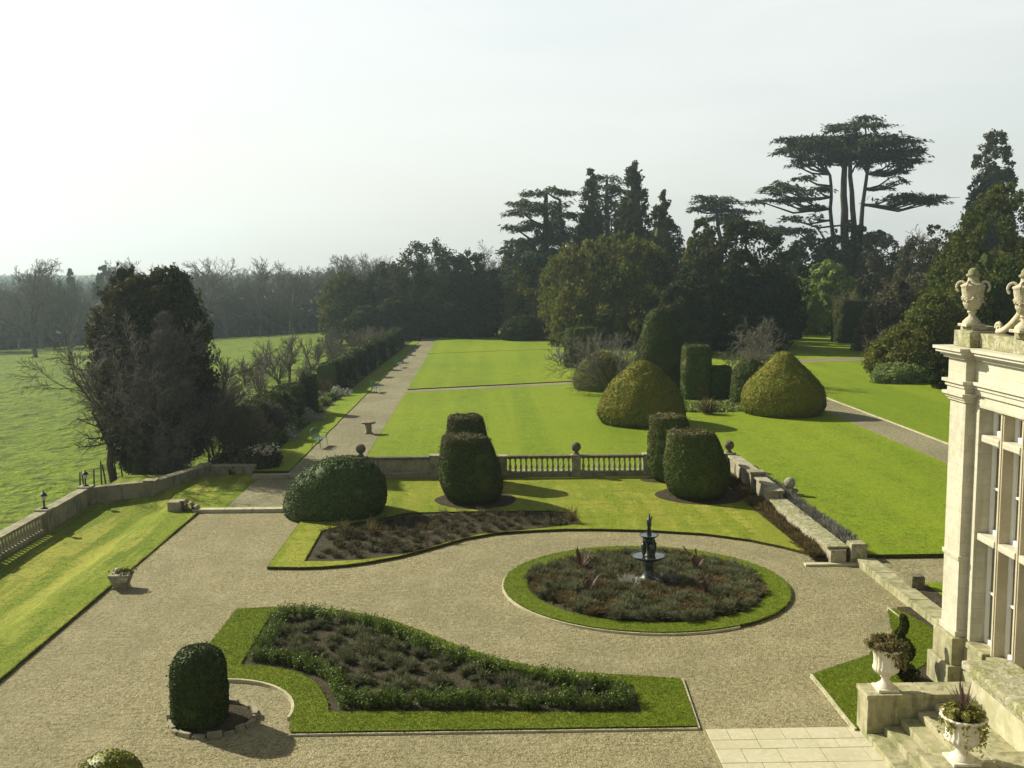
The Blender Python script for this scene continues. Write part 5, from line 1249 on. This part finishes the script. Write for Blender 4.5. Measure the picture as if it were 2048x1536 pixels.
mb = MB(); P = np.stack([rng.normal(size=320)*.3, rng.normal(size=320)*.28, 1.02+.12*rng.normal(size=320)], 1); mb.add(*leaf_quads(P, np.tile([0, 0, 1.], (320, 1)), .07, rng)); mb.build('blossom', M['blossom'], t)

# ------------------------------------------------------------------ orchard trees on the field side of the hedge
protos = []
for s in range(4):
    protos.append(bare_mesh(120+s, 3.7, .10, stems=3, maxl=3, kids=(6, 6, 4), spread=.65, up=.15, fan=.42, ratio=.6, twr=.016))
roots = []
rng = np.random.default_rng(7); spots = []
for row, X in enumerate((-15.6, -18.8, -22.6)):
    for k in range(8):
        Yp = 62+row*2+k*8.0+rng.normal()*1.1
        if Yp < 128: spots.append((X+rng.normal()*.6, Yp))
for i, (X, Yp) in enumerate(spots):
    z = fz(X, Yp)-.05; s = rng.uniform(.85, 1.2)
    if i < 4:
        t = thing('orchard_tree', 'small many stemmed bare fruit tree in the orchard behind the long hedge', 'tree', (X, Yp, z), rng.random()*6, 'bare orchard trees behind the hedge')
        protos[i][0].build('trunk', M['bark'], t); protos[i][1].build('crown', M['twig'], t); t.scale = (s, s, s); roots.append(t)
    else: dup(roots[i % 4], (X, Yp, z), rng.random()*6, s)
for i, (cx, Yp, h) in enumerate(((705, 118, 4.3), (740, 128, 4.2), (668, 126, 4.2), (765, 122, 3.6))):
    X, _ = dep(cx, 650, Yp)
    bare('russet_shrub', ['bushy russet bare shrub at the far end of the orchard', 'bushy russet bare shrub near the end of the long hedge', 'bushy russet bare shrub on the field edge before the hazy wood', 'low russet bare shrub just before the path head'][i],
         X, Yp, fz(X, Yp), ('bark', 'twig'), cat='shrub', seed=140+i, h=h, r=.06, stems=7, maxl=3, kids=(8, 7, 5), spread=.6, up=.2, fan=.5, twr=.02)

# ------------------------------------------------------------------ hedges along the path
def hedge(label, p0, p1, wd, h, seed, z=.25, butt=()):
    t = thing('clipped_hedge', label, 'hedge', (p0[0], p0[1], z), 0, 'clipped hedges along the border')
    L = math.hypot(p1[0]-p0[0], p1[1]-p0[1]); ang = math.atan2(p1[1]-p0[1], p1[0]-p0[0]); rng = np.random.default_rng(seed)
    nx = max(8, int(L/.5)); prof = [(-.5, 0), (-.52, .3), (-.5, .8), (-.44, .97), (-.2, 1.02), (.2, 1.02), (.44, .97), (.5, .8), (.52, .3), (.5, 0)]
    V = []
    for k in range(nx+1):
        for a_, b_ in prof: V.append((L*k/nx, a_*wd, b_*h*(1+.05*math.sin(k*.7))))
    V = np.array(V); V += .07*np.stack([fbm(V*1.3+seed, 1), fbm(V*1.3+seed, 2), fbm(V*1.3+seed, 3)], 1)
    m = len(prof); k, i = np.meshgrid(np.arange(nx), np.arange(m-1), indexing='ij'); a_ = (k*m+i).ravel(); Q = np.stack([a_, a_+m, a_+m+1, a_+1], 1)
    def rot(V): c, s = math.cos(ang), math.sin(ang); return np.stack([V[:, 0]*c-V[:, 1]*s, V[:, 0]*s+V[:, 1]*c, V[:, 2]], 1)
    V = rot(V); mb = MB(); mb.add(V, Q, 0, True); mb.add(V, [list(range(m)), list(range(nx*m, nx*m+m))[::-1]], 0)
    P, Nn, ar = scatter(V, Q, 10, rng); n = int(min(16000, ar*110)); P, Nn, _ = scatter(V, Q, n, rng)
    LV, LF = leaf_quads(P+Nn*.03, Nn, .12, rng, .4); mb.add(LV, LF); mb.build('hedge_body', M['yewclip'], t)
    for u, bh in butt:
        c = rot(np.array([[u*L, -wd*.55, 0]]))[0]
        b = clipped('buttress', '', '', c[0], c[1], 0, .55, .6, bh, BLOCK, [M['yewdark']]*2, seed+int(u*50), p=4, leaf=.11, lump=.08, seg=32, nz=16, leafcap=2200)
        for q in ('label', 'category'): del b[q]
        b.parent = t
    return t
hedge('near run of clipped hedge ending in a dark upright pillar by the spiky palm', (-13.55, 58), (-12.9, 71), 1.5, 2.1, 151, butt=((.985, 2.6),))
hedge('long far run of clipped hedge with square buttresses beside the verge', (-12.75, 83), (-11.4, 134), 1.5, 2.1, 152, butt=((.02, 2.4), (.12, 2.3), (.24, 2.3), (.37, 2.3), (.52, 2.2), (.7, 2.2)))
# spiky palm
px_, py_ = gr(574, 850, .3)
t = thing('cabbage_palm', 'spiky green palm with drooping old leaves in front of the near hedge', 'palm', (px_, py_, .3)); rng = np.random.default_rng(155); mb = MB()
mb.tube([(0, 0, -.1), (.03, 0, .7), (0, 0, 1.35)], [.11, .09, .08], 7); mb.build('trunk', M['bark'], t); mb = MB()
for i in range(170):
    a = rng.uniform(0, 6.28); el = rng.uniform(-.7, 1.45); L = rng.uniform(.7, 1.0); d = np.array([math.cos(a)*math.cos(el), math.sin(a)*math.cos(el), math.sin(el)]); side = unit(np.cross(d, [0, 0, 1.0]))*.028
    c0 = np.array([0, 0, 1.3]); A, B, C = c0+d*.08, c0+d*L*.6, c0+d*L+np.array([0, 0, -.25*L*math.cos(el)]); mb.add([A-side, A+side, B+side, B-side, C], [(0, 1, 2, 3), (3, 2, 4)])
mb.build('crown', M['palmleaf'], t)

# ------------------------------------------------------------------ border clumps
rng = np.random.default_rng(160)
def clump_mesh(name, kind, seed, n, R, H, leaf, mat):
    rg = np.random.default_rng(seed); mb = MB()
    if kind == 'tuft':       # upright thin sprays fanning from the crown
        a = rg.random(n)*6.283; el = np.arccos(1-rg.random(n)*.62); L = (.55+.55*rg.random(n))
        d = np.stack([np.cos(a)*np.sin(el)*R*1.25, np.sin(a)*np.sin(el)*R*1.25, np.cos(el)*H], 1)
        b0_ = np.stack([rg.normal(size=n)*R*.22, rg.normal(size=n)*R*.22, np.zeros(n)], 1); tipp = b0_+d*L[:, None]; sd = unit(np.cross(d, sphere_dirs(n, rg)))*leaf
        mid = b0_+d*L[:, None]*.6+np.array([0, 0, .02])
        V = np.stack([b0_-sd*.3, mid-sd, tipp, mid+sd], 1).reshape(-1, 3); mb.add(V, np.arange(4*n).reshape(n, 4))
    elif kind == 'mound':
        d = sphere_dirs(n, rg); d[:, 2] = np.abs(d[:, 2]); lob = 1+.25*np.sin(d[:, 0]*5+seed)+.2*np.sin(d[:, 1]*6)
        P = d*np.array([R, R, H])*(lob*rg.uniform(.65, 1.05, n))[:, None]; mb.add(*leaf_quads(P, d, leaf, rg, .45))
    elif kind == 'upright':  # short leafy stems
        P, D_ = [], []
        for s in range(max(5, n//22)):
            a = rg.random()*6.28; r0 = R*.5*rg.random(); tx = R*rg.uniform(.2, .9); hh = H*rg.uniform(.65, 1.1)
            mb.tube([(0, 0, -.02), (r0*math.cos(a), r0*math.sin(a), hh*.25), ((r0+tx)*math.cos(a), (r0+tx)*math.sin(a), hh*.95)], [.006, .005, .003], 3)
            for q in range(22):
                u = rg.random()**.8; P.append((r0*math.cos(a)+tx*u*math.cos(a)+rg.normal()*.03, r0*math.sin(a)+tx*u*math.sin(a)+rg.normal()*.03, hh*u)); D_.append((math.cos(a), math.sin(a), .6))
        P = np.array(P); mb.add(*leaf_quads(P, unit(np.array(D_)), leaf, rg, .3, 1.8, .3))
    return mb
def spawn(name, label, cat, group, meshes, mats, spots, sc=(.8, 1.2), seed=1):
    rg = np.random.default_rng(seed); ps = []
    for i, (x, y, z) in enumerate(spots):
        s = rg.uniform(*sc); rz = rg.random()*6.28
        if i < len(meshes):
            o = meshes[i].build(name, mats); tag(o, label, cat, group); ps.append(o)
        else:
            o = ps[rg.integers(len(ps))].copy(); COL.objects.link(o)
        o.location = (x, y, z); o.rotation_euler = (rg.normal()*.08, rg.normal()*.08, rz); o.scale = (s, s, s*rg.uniform(.85, 1.15))
def jit(n, f): return [f(i) for i in range(n)]
def border_x(y): return -11.35-.9*0 + (y-50)*.0105
sp_a = [(border_x(y_)-.45-rng.random()*.5, y_, .28) for y_ in np.arange(56, 134, 3.1)]
spawn('border_shrub', 'low grey green clump spilling onto the verge from the border', 'plant', 'low clumps edging the border', [clump_mesh('c', 'mound', 170+k, 520, .5, .5, .085, None) for k in range(3)], M['cover'], sp_a, (.7, 1.5), 2)
sp_b = [(border_x(y_)-1.15-rng.random()*.6, y_+rng.normal()*.6, .28) for y_ in np.arange(54, 134, 2.3)]
tw_ = [bare_mesh(180+k, 1.25, .02, stems=9, maxl=2, kids=(7, 5), spread=.6, up=.2, fan=.5, twr=.010) for k in range(3)]
for a_, b_ in tw_:
    for f, m_, s_ in b_.F: a_.F.append((f+a_.n, m_, s_))
    for v in b_.V: a_.V.append(v); a_.n += len(v)
spawn('border_twigs', 'knee high bare twiggy perennial in the dark border soil', 'plant', 'bare perennials in the border', [a_ for a_, b_ in tw_], M['twigbrown'], sp_b, (.8, 1.5), 3)
for i, (cx, by) in enumerate(((577, 878), (622, 842), (680, 792))):
    x, y = gr(cx, by, .3); m = clump_mesh('s', 'mound', 190+i, 700, .75, .65, .09, None); o = m.build('silver_shrub', M['silver'], None, (x, y, .28))
    tag(o, ['pale silver leaved mound at the verge near the cream blossom', 'pale silver leaved mound at the verge near the spiky palm', 'pale silver leaved mound at the verge between the two hedge runs'][i], 'shrub')

# ------------------------------------------------------------------ lavender and catmint by the retaining wall
lav = lambda seed, n=150, R=.30, H=.42, lf=.012: clump_mesh('l', 'tuft', seed, n, R, H, lf, None)
sp = [(12.42+rng.normal()*.06-.05*(y_ > 45), y_, .3) for y_ in np.arange(35.0, 48.6, .42)]
spawn('lavender_bush', 'grey lavender bush in the row behind the retaining wall', 'plant', 'grey lavender bushes behind the retaining wall', [lav(200+k, 420, .42, .46, .016) for k in range(3)], M['lavgrey'], sp, (.7, 1.1), 4)
sp = [(11.2+rng.normal()*.05+.012*(41-y_)*0, y_, .1) for y_ in np.arange(34.9, 48.9, .47)]
spawn('catmint_clump', 'brown cut back catmint clump in the row below the retaining wall', 'plant', 'brown catmint clumps below the retaining wall', [lav(210+k, 380, .34, .40, .016) for k in range(3)], M['catmint'], sp, (.8, 1.15), 5)

# ------------------------------------------------------------------ bed plants
def inside(poly, x, y):
    c = False; n = len(poly)
    for i in range(n):
        x1, y1 = poly[i]; x2, y2 = poly[(i+1) % n]
        if (y1 > y) != (y2 > y) and x < (x2-x1)*(y-y1)/(y2-y1)+x1: c = not c
    return c
def edge_dist(poly, x, y):
    m = 9e9; n = len(poly)
    for i in range(n):
        a, b = np.array(poly[i]), np.array(poly[(i+1) % n]); t_ = np.clip(np.dot([x-a[0], y-a[1]], b-a)/max(np.dot(b-a, b-a), 1e-9), 0, 1); q = a+(b-a)*t_
        m = min(m, math.hypot(x-q[0], y-q[1]))
    return m
def fill(poly, step, seed, lo, hi=99, z=.03, jitter=.3):
    rg = np.random.default_rng(seed); xs_ = [p[0] for p in poly]; ys_ = [p[1] for p in poly]; out = []
    y = min(ys_); k = 0
    while y < max(ys_):
        x = min(xs_)+(k % 2)*step*.5
        while x < max(xs_):
            X, Y = x+rg.normal()*step*jitter*.5, y+rg.normal()*step*jitter*.5
            if inside(poly, X, Y) and lo <= edge_dist(poly, X, Y) < hi: out.append((X, Y, z))
            x += step
        y += step*.87; k += 1
    return out
spawn('lavender_clump', 'grey green lavender clump in the middle of the box edged bed', 'plant', 'lavender clumps in the box edged bed', [lav(220+k, 300, .23, .29, .008) for k in range(4)], M['lavender'], fill(soil_n, .47, 1, .60, jitter=.55), (.55, 1.3), 6)
spawn('box_plant', 'young bright green box plant in the low edging round the near bed', 'plant', 'young box plants edging the near bed', [clump_mesh('b', 'upright', 230+k, 300, .15, .38, .026, None) for k in range(4)], M['boxplant'], fill(soil_n, .215, 2, .24, .54, jitter=.35), (.8, 1.15), 7)
ringp = disc(*RC, RI-.02, RI-.02, 48)
sp = [(x, y, .09) for x, y, z in fill(ringp, .42, 3, .12) if math.hypot(x-fx, y-fy) > .55]
h_ = len(sp)
rg = np.random.default_rng(12); rg.shuffle(sp)
spawn('round_bed_lavender', 'grey green lavender clump in the round bed about the fountain', 'plant', 'lavender clumps in the round bed', [lav(240+k, 420, .27, .30, .008) for k in range(4)], M['lavender'], sp[:int(h_*.56)], (.8, 1.25), 8)
spawn('dried_perennial', 'low reddish brown dried plant in the round bed about the fountain', 'plant', 'dried brown plants in the round bed', [lav(250+k, 320, .27, .24, .008) for k in range(3)], M['catmint'], sp[int(h_*.56):int(h_*.93)], (.8, 1.2), 9)
spawn('green_perennial', 'low fresh green plant among the lavender of the round bed', 'plant', 'fresh green plants in the round bed', [lav(260+k, 340, .27, .26, .009) for k in range(3)], M['shrubdull'], sp[int(h_*.93):], (.8, 1.2), 10)
for i, (cx, by, lab) in enumerate(((1161, 1140, 'bronze sword leaved plant behind the fountain with upright dark blades'), (1176, 1190, 'bronze sword leaved plant before the fountain, with pale glinting blades'),
        (1393, 1142, 'bronze sword leaved plant with two tall bent blades behind the fountain'), (1412, 1194, 'arching bronze sword leaved plant before the fountain on the house side'))):
    x, y = gr(cx, by, .1); rg = np.random.default_rng(270+i); mb = MB()
    for q in range(17 if i != 2 else 11):
        a = rg.uniform(0, 6.28); el = rg.uniform(.7, 1.45); L = rg.uniform(.5, .98); 
        if i == 2 and q < 2: a = 2.6; el = 1.15; L = 1.15
        d = np.array([math.cos(a)*math.cos(el), math.sin(a)*math.cos(el), math.sin(el)]); sd = unit(np.cross(d, [0, 0, 1.0]))*.03
        bend = rg.uniform(.05, .5)*L; hz = np.array([math.cos(a), math.sin(a), 0])
        pts = [np.zeros(3), d*L*.5, d*L*.8+hz*bend*.2-np.array([0, 0, bend*.1]), d*L*.95+hz*bend*.55-np.array([0, 0, bend*.55])]
        V = []; 
        for p_, w_ in zip(pts, (.8, 1, .8, .15)): V += [p_-sd*w_, p_+sd*w_]
        mb.add(V, [(0, 1, 3, 2), (2, 3, 5, 4), (4, 5, 7, 6)])
    tag(mb.build('phormium_plant', M['phormium'], None, (x, y, .08)), lab, 'plant', 'bronze sword leaved plants round the fountain')
for (dx, dy, mt, lab, sd_) in ((-.62, -.5, 'silver', 'silvery white spiky cushion at the foot of the fountain', 280), (.55, -.35, 'lavgrey', 'dark blue grey spiky cushion at the foot of the fountain', 281)):
    m = clump_mesh('c', 'tuft', sd_, 420, .42, .34, .016, None); tag(m.build('spiky_cushion', M[mt], None, (fx+dx, fy+dy, .12)), lab, 'plant')
rw_ = [bare_mesh(290+k, .6, .010, stems=6, maxl=2, kids=(4, 3), spread=.6, up=.2, fan=.5, twr=.006) for k in range(4)]
for a_, b_ in rw_:
    for f, m_, s_ in b_.F: a_.F.append((f+a_.n, m_, s_))
    for v in b_.V: a_.V.append(v); a_.n += len(v)
spawn('rose_bush', 'pruned bare rose bush in the dark bed below the yew drum', 'plant', 'pruned rose bushes in the rose bed', [a_ for a_, b_ in rw_], M['twigbrown'], fill(bed_r, .8, 5, .22, z=.04, jitter=.5), (.7, 1.3), 11)
spawn('rose_bed_tuft', 'low brownish green tuft under the pruned roses', 'plant', 'low tufts in the rose bed', [lav(300+k, 120, .28, .22, .012) for k in range(3)], M['shrubdull'], fill(bed_r, .72, 6, .2, z=.04), (.6, 1.2), 12)
for i, (cx, by) in enumerate(((690, 1072), (745, 1068))):
    x, y = gr(cx, by, .05); m = lav(310+i, 90, .30, .75, .010); tag(m.build('tall_dry_grass', M['deadleaf'], None, (x, y, .05)), ['tall dry grass tuft in the rose bed in front of the clipped dome, nearer the path', 'tall dry grass tuft in the rose bed touching the shadow of the clipped dome'][i], 'plant')
x, y = gr(1143, 1047, .05); tag(lav(315, 110, .3, .8, .012).build('tall_brown_grass', M['catmint'], None, (x, y, .06)), 'tall brown grass tuft at the pointed end of the rose bed', 'plant')
x, y = gr(1415, 828, .3); tag(lav(316, 260, .75, 1.25, .03).build('dead_grass_clump', M['catmint'], None, (x, y, .3)), 'rusty brown grass clump between the golden clipped shapes', 'plant')
m = MB(); rg = np.random.default_rng(317)
P = np.stack([rg.uniform(-4, 3.2, 5200), rg.uniform(-2.2, 2.2, 5200), np.abs(rg.normal(size=5200))*.12], 1); P = P[((P[:, 0]/4)**2+(P[:, 1]/2.2)**2) < 1]; m.add(*leaf_quads(P, np.tile([0, 0, 1.], (len(P), 1)), .13, rg, .5))
x, y = gr(1425, 822, .3); o = m.build('ground_cover', M['cover'], None, (x, y+1.5, .32)); o['kind'] = 'stuff'; o['label'] = 'pale ground cover under the clipped shapes'; o['category'] = 'ground cover'

# ------------------------------------------------------------------ bare shrubs and trees among the evergreens
def bp(name, lab, cx, by, top, Y, mats, seed, cat='shrub', z=.3, hk=.8, **k):
    X, zt = dep(cx, top, Y); return bare(name, lab, X, Y, z, mats, cat=cat, seed=seed, h=(zt-z)*hk, **k)
bp('grey_twig_bush', 'domed grey twiggy bush between the tall square yew and the massive dark yew', 1490, 730, 632, 84, ('twiggrey', 'twiggrey'), 320, r=.07, stems=13, maxl=4, kids=(6, 5, 5, 3), spread=.8, up=-.12, fan=1.0, twr=.014, ratio=.55, hk=1.2)
bp('grey_twig_bush', 'grey twiggy bush growing over the low olive mound', 1225, 760, 668, 80.5, ('twiggrey', 'twiggrey'), 321, r=.05, stems=11, maxl=3, kids=(8, 6, 5), spread=.8, up=-.1, fan=.95, twr=.014, hk=1.35)
bp('grey_twig_bush', 'pale twiggy bush at the lawn edge beside the upright dark column', 1122, 720, 675, 104, ('twiggrey', 'silver'), 322, r=.05, stems=6, maxl=3, kids=(7, 6, 4), spread=.7, up=.1, fan=.6, twr=.018)
for i, (cx, top, Y, lab, mt) in enumerate(((1765, 530, 152, 'olive twiggy tree beside the glossy laurel', 'twiggreen'), (1800, 500, 120, 'brown twiggy tree behind the amber shrub', 'twigbrown'), (1845, 545, 108, 'grey twiggy tree close to the corner urn', 'twig'),
        (1785, 625, 98, 'low tangled twiggy bush hanging over the grass edge', 'twigbrown'), (1700, 545, 152, 'mossy twiggy tree rising behind the clipped block', 'twiggreen'), (1790, 670, 93, 'russet twiggy bush before the amber shrubs', 'twigbrown'))):
    bp('twiggy_thicket', lab, cx, 680, top, Y, ('bark', mt), 330+i, cat='shrub', r=.12, stems=6, maxl=4, kids=(6, 5, 5, 3), spread=.7, up=.12, fan=.4, twr=.022, ratio=.6)
for i, (cx, top, Y, lab, mt) in enumerate(((982, 447, 178, 'pale bare tree showing against the sky above the path head yews', 'palebark'), (1336, 366, 175, 'pale bare tree against the sky beside the tallest conifer', 'palebark'),
        (1830, 372, 190, 'bare tree crown under the low branch of the great cedar', 'bark'), (1885, 420, 185, 'bare tree crown between the great cedar and the sequoia', 'bark'), (1560, 448, 195, 'bare tree crown between the two flat topped cedars', 'palebark'),
        (1770, 420, 182, 'bare tree crown crossing the stems of the great cedar', 'bark'), (905, 498, 185, 'bare tree crown behind the tall dark yew', 'bark'))):
    bp('bare_tree', lab, cx, 650, top, Y, (mt, 'twig' if mt == 'bark' else 'twiggrey'), 350+i, cat='tree', r=.34, maxl=4, kids=(9, 6, 5, 4), spread=.7, up=.25, twr=.03, ratio=.6)

# ------------------------------------------------------------------ the hazy wood beyond the field
wood = []
for s in range(6):
    tr, tw = bare_mesh(400+s, 15, .34, maxl=4, kids=(10, 6, 5, 3), spread=[.7, .85, .6, .75, .65, .8][s], up=.2, twr=.035, ratio=.58)
    for f, m_, s_ in tw.F: tr.F.append((f+tr.n, m_, s_))
    for v in tw.V: tr.V.append(v); tr.n += len(v)
    wood.append(tr)
rg = np.random.default_rng(77); spots = []
for i in range(46):     # along the field edge
    u = (i+rg.random()*.8)/46; X = -112+88*u; Yp = 160+46*u+rg.uniform(0, 16); spots.append((X, Yp, rg.uniform(.8, 1.18)))
for i in range(60):
    u = rg.random(); X = -150+125*u; Yp = 205+30*u+rg.uniform(0, 60); spots.append((X, Yp, rg.uniform(.95, 1.3)))
for i in range(60):
    X = rg.uniform(-215, 10); Yp = rg.uniform(290, 420); spots.append((X, Yp, rg.uniform(.9, 1.25)))
ps = []
for i, (X, Yp, s) in enumerate(spots):
    if i < 6: o = wood[i].build('woodland_tree', M['farwood']); tag(o, 'bare deciduous tree in the hazy wood beyond the field', 'tree', 'bare trees of the hazy wood'); ps.append(o)
    else: o = ps[rg.integers(6)].copy(); COL.objects.link(o)
    o.location = (X, Yp, fz(X, Yp)-.3); o.rotation_euler = (0, 0, rg.random()*6.28); o.scale = (s, s, s*rg.uniform(.85, 1.1))
big = bare('woodland_oak', 'large bare oak standing out at the field edge of the hazy wood', dep(72, 700, 158)[0], 158, fz(-68, 158), ('bark', 'farwood'), seed=420, h=14.5, r=.42, maxl=4, kids=(12, 7, 5, 4), spread=.8, up=.2, twr=.035, ratio=.6)
for i, (cx, top, wd, Y, lab) in enumerate(((140, 530, 40, 230, 'pointed dark conifer in the hazy wood next to the large oak'), (205, 528, 46, 235, 'flat topped pine in the hazy wood behind the broken topped evergreen'), (760, 527, 50, 185, 'small pine top beside the dark yews at the path head'))):
    X, zt = dep(cx, top, Y); evergreen('wood_conifer', lab, cx, top, wd, Y, SPIRE if i == 0 else WIDE, 'conifer', 430+i, gz=fz(X, Y), n=5000, lobes=70, leaf=.7)
# undergrowth closing the wood floor
mb = MB(); rg = np.random.default_rng(78); P = []
for i in range(420):
    u = rg.random(); X = -135+115*u; Yp = 168+46*u+rg.uniform(2, 40); hh = rg.uniform(4, 9.5); n = 90; z0 = fz(X, Yp)
    P.append(np.stack([X+rg.normal(size=n)*2.0, Yp+rg.normal(size=n)*1.6, z0+hh*rg.random(n)], 1))
P = np.concatenate(P); mb.add(*leaf_quads(P, sphere_dirs(len(P), rg), .75, rg, .3, 2.6, .5))
o = setting(mb.build('wood_undergrowth', M['farwood']), 'stuff'); o['label'] = 'misty undergrowth of the hazy wood'; o['category'] = 'undergrowth'
mb = MB(); P = []
for i in range(1500):
    X = rg.uniform(-560, 60); Yp = rg.uniform(430, 1150); z0 = fz(X, Yp); R = rg.uniform(3, 6); hh = rg.uniform(6, 11); n = 46
    d = sphere_dirs(n, rg); P.append(np.array([X, Yp, z0+hh*.55])+d*np.array([R, R, hh*.5])*rg.uniform(.5, 1, (n, 1)))
P = np.concatenate(P); mb.add(*leaf_quads(P, sphere_dirs(len(P), rg), 1.7, rg, .3, 1.8))
o = setting(mb.build('far_wood', M['farwood']), 'stuff'); o['label'] = 'farthest wood on the hill fading into haze'; o['category'] = 'wood'

# short grass on the near turf
bl = leafmat('grass_blade', (0.14, 0.19, 0.012), (0.26, 0.285, 0.030), (0.11, 0.16, 0.011), 1.2, 0.3)
def blades(polys, per, seed, zf, hgt=.032, holes=()):
    rg = np.random.default_rng(seed); out = []
    for poly in polys:
        A = np.array(poly); lo_, hi_ = A.min(0), A.max(0); n = int((hi_[0]-lo_[0])*(hi_[1]-lo_[1])*per)
        X = rg.uniform(lo_[0], hi_[0], n); Y = rg.uniform(lo_[1], hi_[1], n)
        def ins(P):
            c = np.zeros(n, bool); m = len(P)
            for i in range(m):
                x1, y1 = P[i]; x2, y2 = P[(i+1) % m]
                if y1 != y2: c ^= ((y1 > Y) != (y2 > Y)) & (X < (x2-x1)*(Y-y1)/(y2-y1)+x1)
            return c
        k = ins(poly)
        for h in holes: k &= ~ins(h)
        out.append(np.stack([X[k], Y[k]], 1))
    P = np.concatenate(out); n = len(P); z = zf(P[:, 0], P[:, 1]); a = rg.random(n)*6.28; w_ = .006+.006*rg.random(n); h = hgt*rg.uniform(.5, 1.25, n)
    b = np.stack([P[:, 0], P[:, 1], z-.004], 1); s = np.stack([np.cos(a)*w_, np.sin(a)*w_, 0*a], 1); tp = b+np.stack([rg.normal(size=n)*.014, rg.normal(size=n)*.014, h], 1)
    mb = MB(); mb.add(np.stack([b-s, b+s, tp], 1).reshape(-1, 3), np.arange(3*n).reshape(n, 3)); return mb
def fringe(mb, pts, seed, zf, out=1, per=70, close=True, hgt=.05):
    rg = np.random.default_rng(seed); m = len(pts)
    for i in range(m if close else m-1):
        a, b = np.array(pts[i]), np.array(pts[(i+1) % m]); L = np.linalg.norm(b-a); n = int(L*per)
        if n < 1: continue
        u = rg.random(n); nrm = np.array([(b-a)[1], -(b-a)[0]])/L*out; o_ = rg.normal(size=n)*.012
        X = a[0]+(b-a)[0]*u+nrm[0]*o_; Y = a[1]+(b-a)[1]*u+nrm[1]*o_; z = zf(X, Y); h = hgt*rg.uniform(.5, 1.3, n); w_ = .008+.008*rg.random(n); le = rg.uniform(-.01, .06, n)
        bs = np.stack([X, Y, z-.015], 1); ag = rg.random(n)*6.28; s = np.stack([np.cos(ag)*w_, np.sin(ag)*w_, 0*ag], 1); tp = bs+np.stack([nrm[0]*le, nrm[1]*le, h*rg.uniform(.1, .9, n)], 1)
        mb.add(np.stack([bs-s, bs+s, tp], 1).reshape(-1, 3), np.arange(3*n).reshape(n, 3))
flatz = lambda z: (lambda x, y: np.full_like(x, z))
for mb, lab in ((blades([out_n], 1500, 501, flatz(.075), holes=[soil_n]), 'short mown grass of the turf frame round the near bed'),
                (blades([disc(*RC, RO, RO, 60)], 800, 502, flatz(.09), holes=[disc(*RC, RI, RI, 60)]), 'short mown grass of the turf ring round the fountain bed'),
                (blades([gp], 1300, 503, flatz(.07)), 'short mown grass of the turf by the house steps')):
    if 'turf frame' in lab: fringe(mb, out_n, 511, flatz(.075), -1); fringe(mb, soil_n, 512, flatz(.075), 1)
    elif 'ring' in lab: fringe(mb, disc(*RC, RO, RO, 90), 513, flatz(.09), 1); fringe(mb, disc(*RC, RI, RI, 90), 514, flatz(.09), -1)
    else: fringe(mb, gp, 515, flatz(.07), -1)
    o = setting(mb.build('grass_blades', bl), 'stuff'); o['label'] = lab; o['category'] = 'grass'

mb = MB(); fringe(mb, out_r, 521, flatz(.10), -1, 60); fringe(mb, bed_r, 522, flatz(.10), 1, 60)
fringe(mb, [(-11.97, 8+k*.5) for k in range(70)], 523, ter_z, 1, 90, False, .06); fringe(mb, [(-11.97, 8+k*.5) for k in range(70)], 524, ter_z, -1, 60, False, .06)
o = setting(mb.build('grass_fringe', bl), 'stuff'); o['label'] = 'grass overhanging the cut lawn edges beside the gravel'; o['category'] = 'grass'
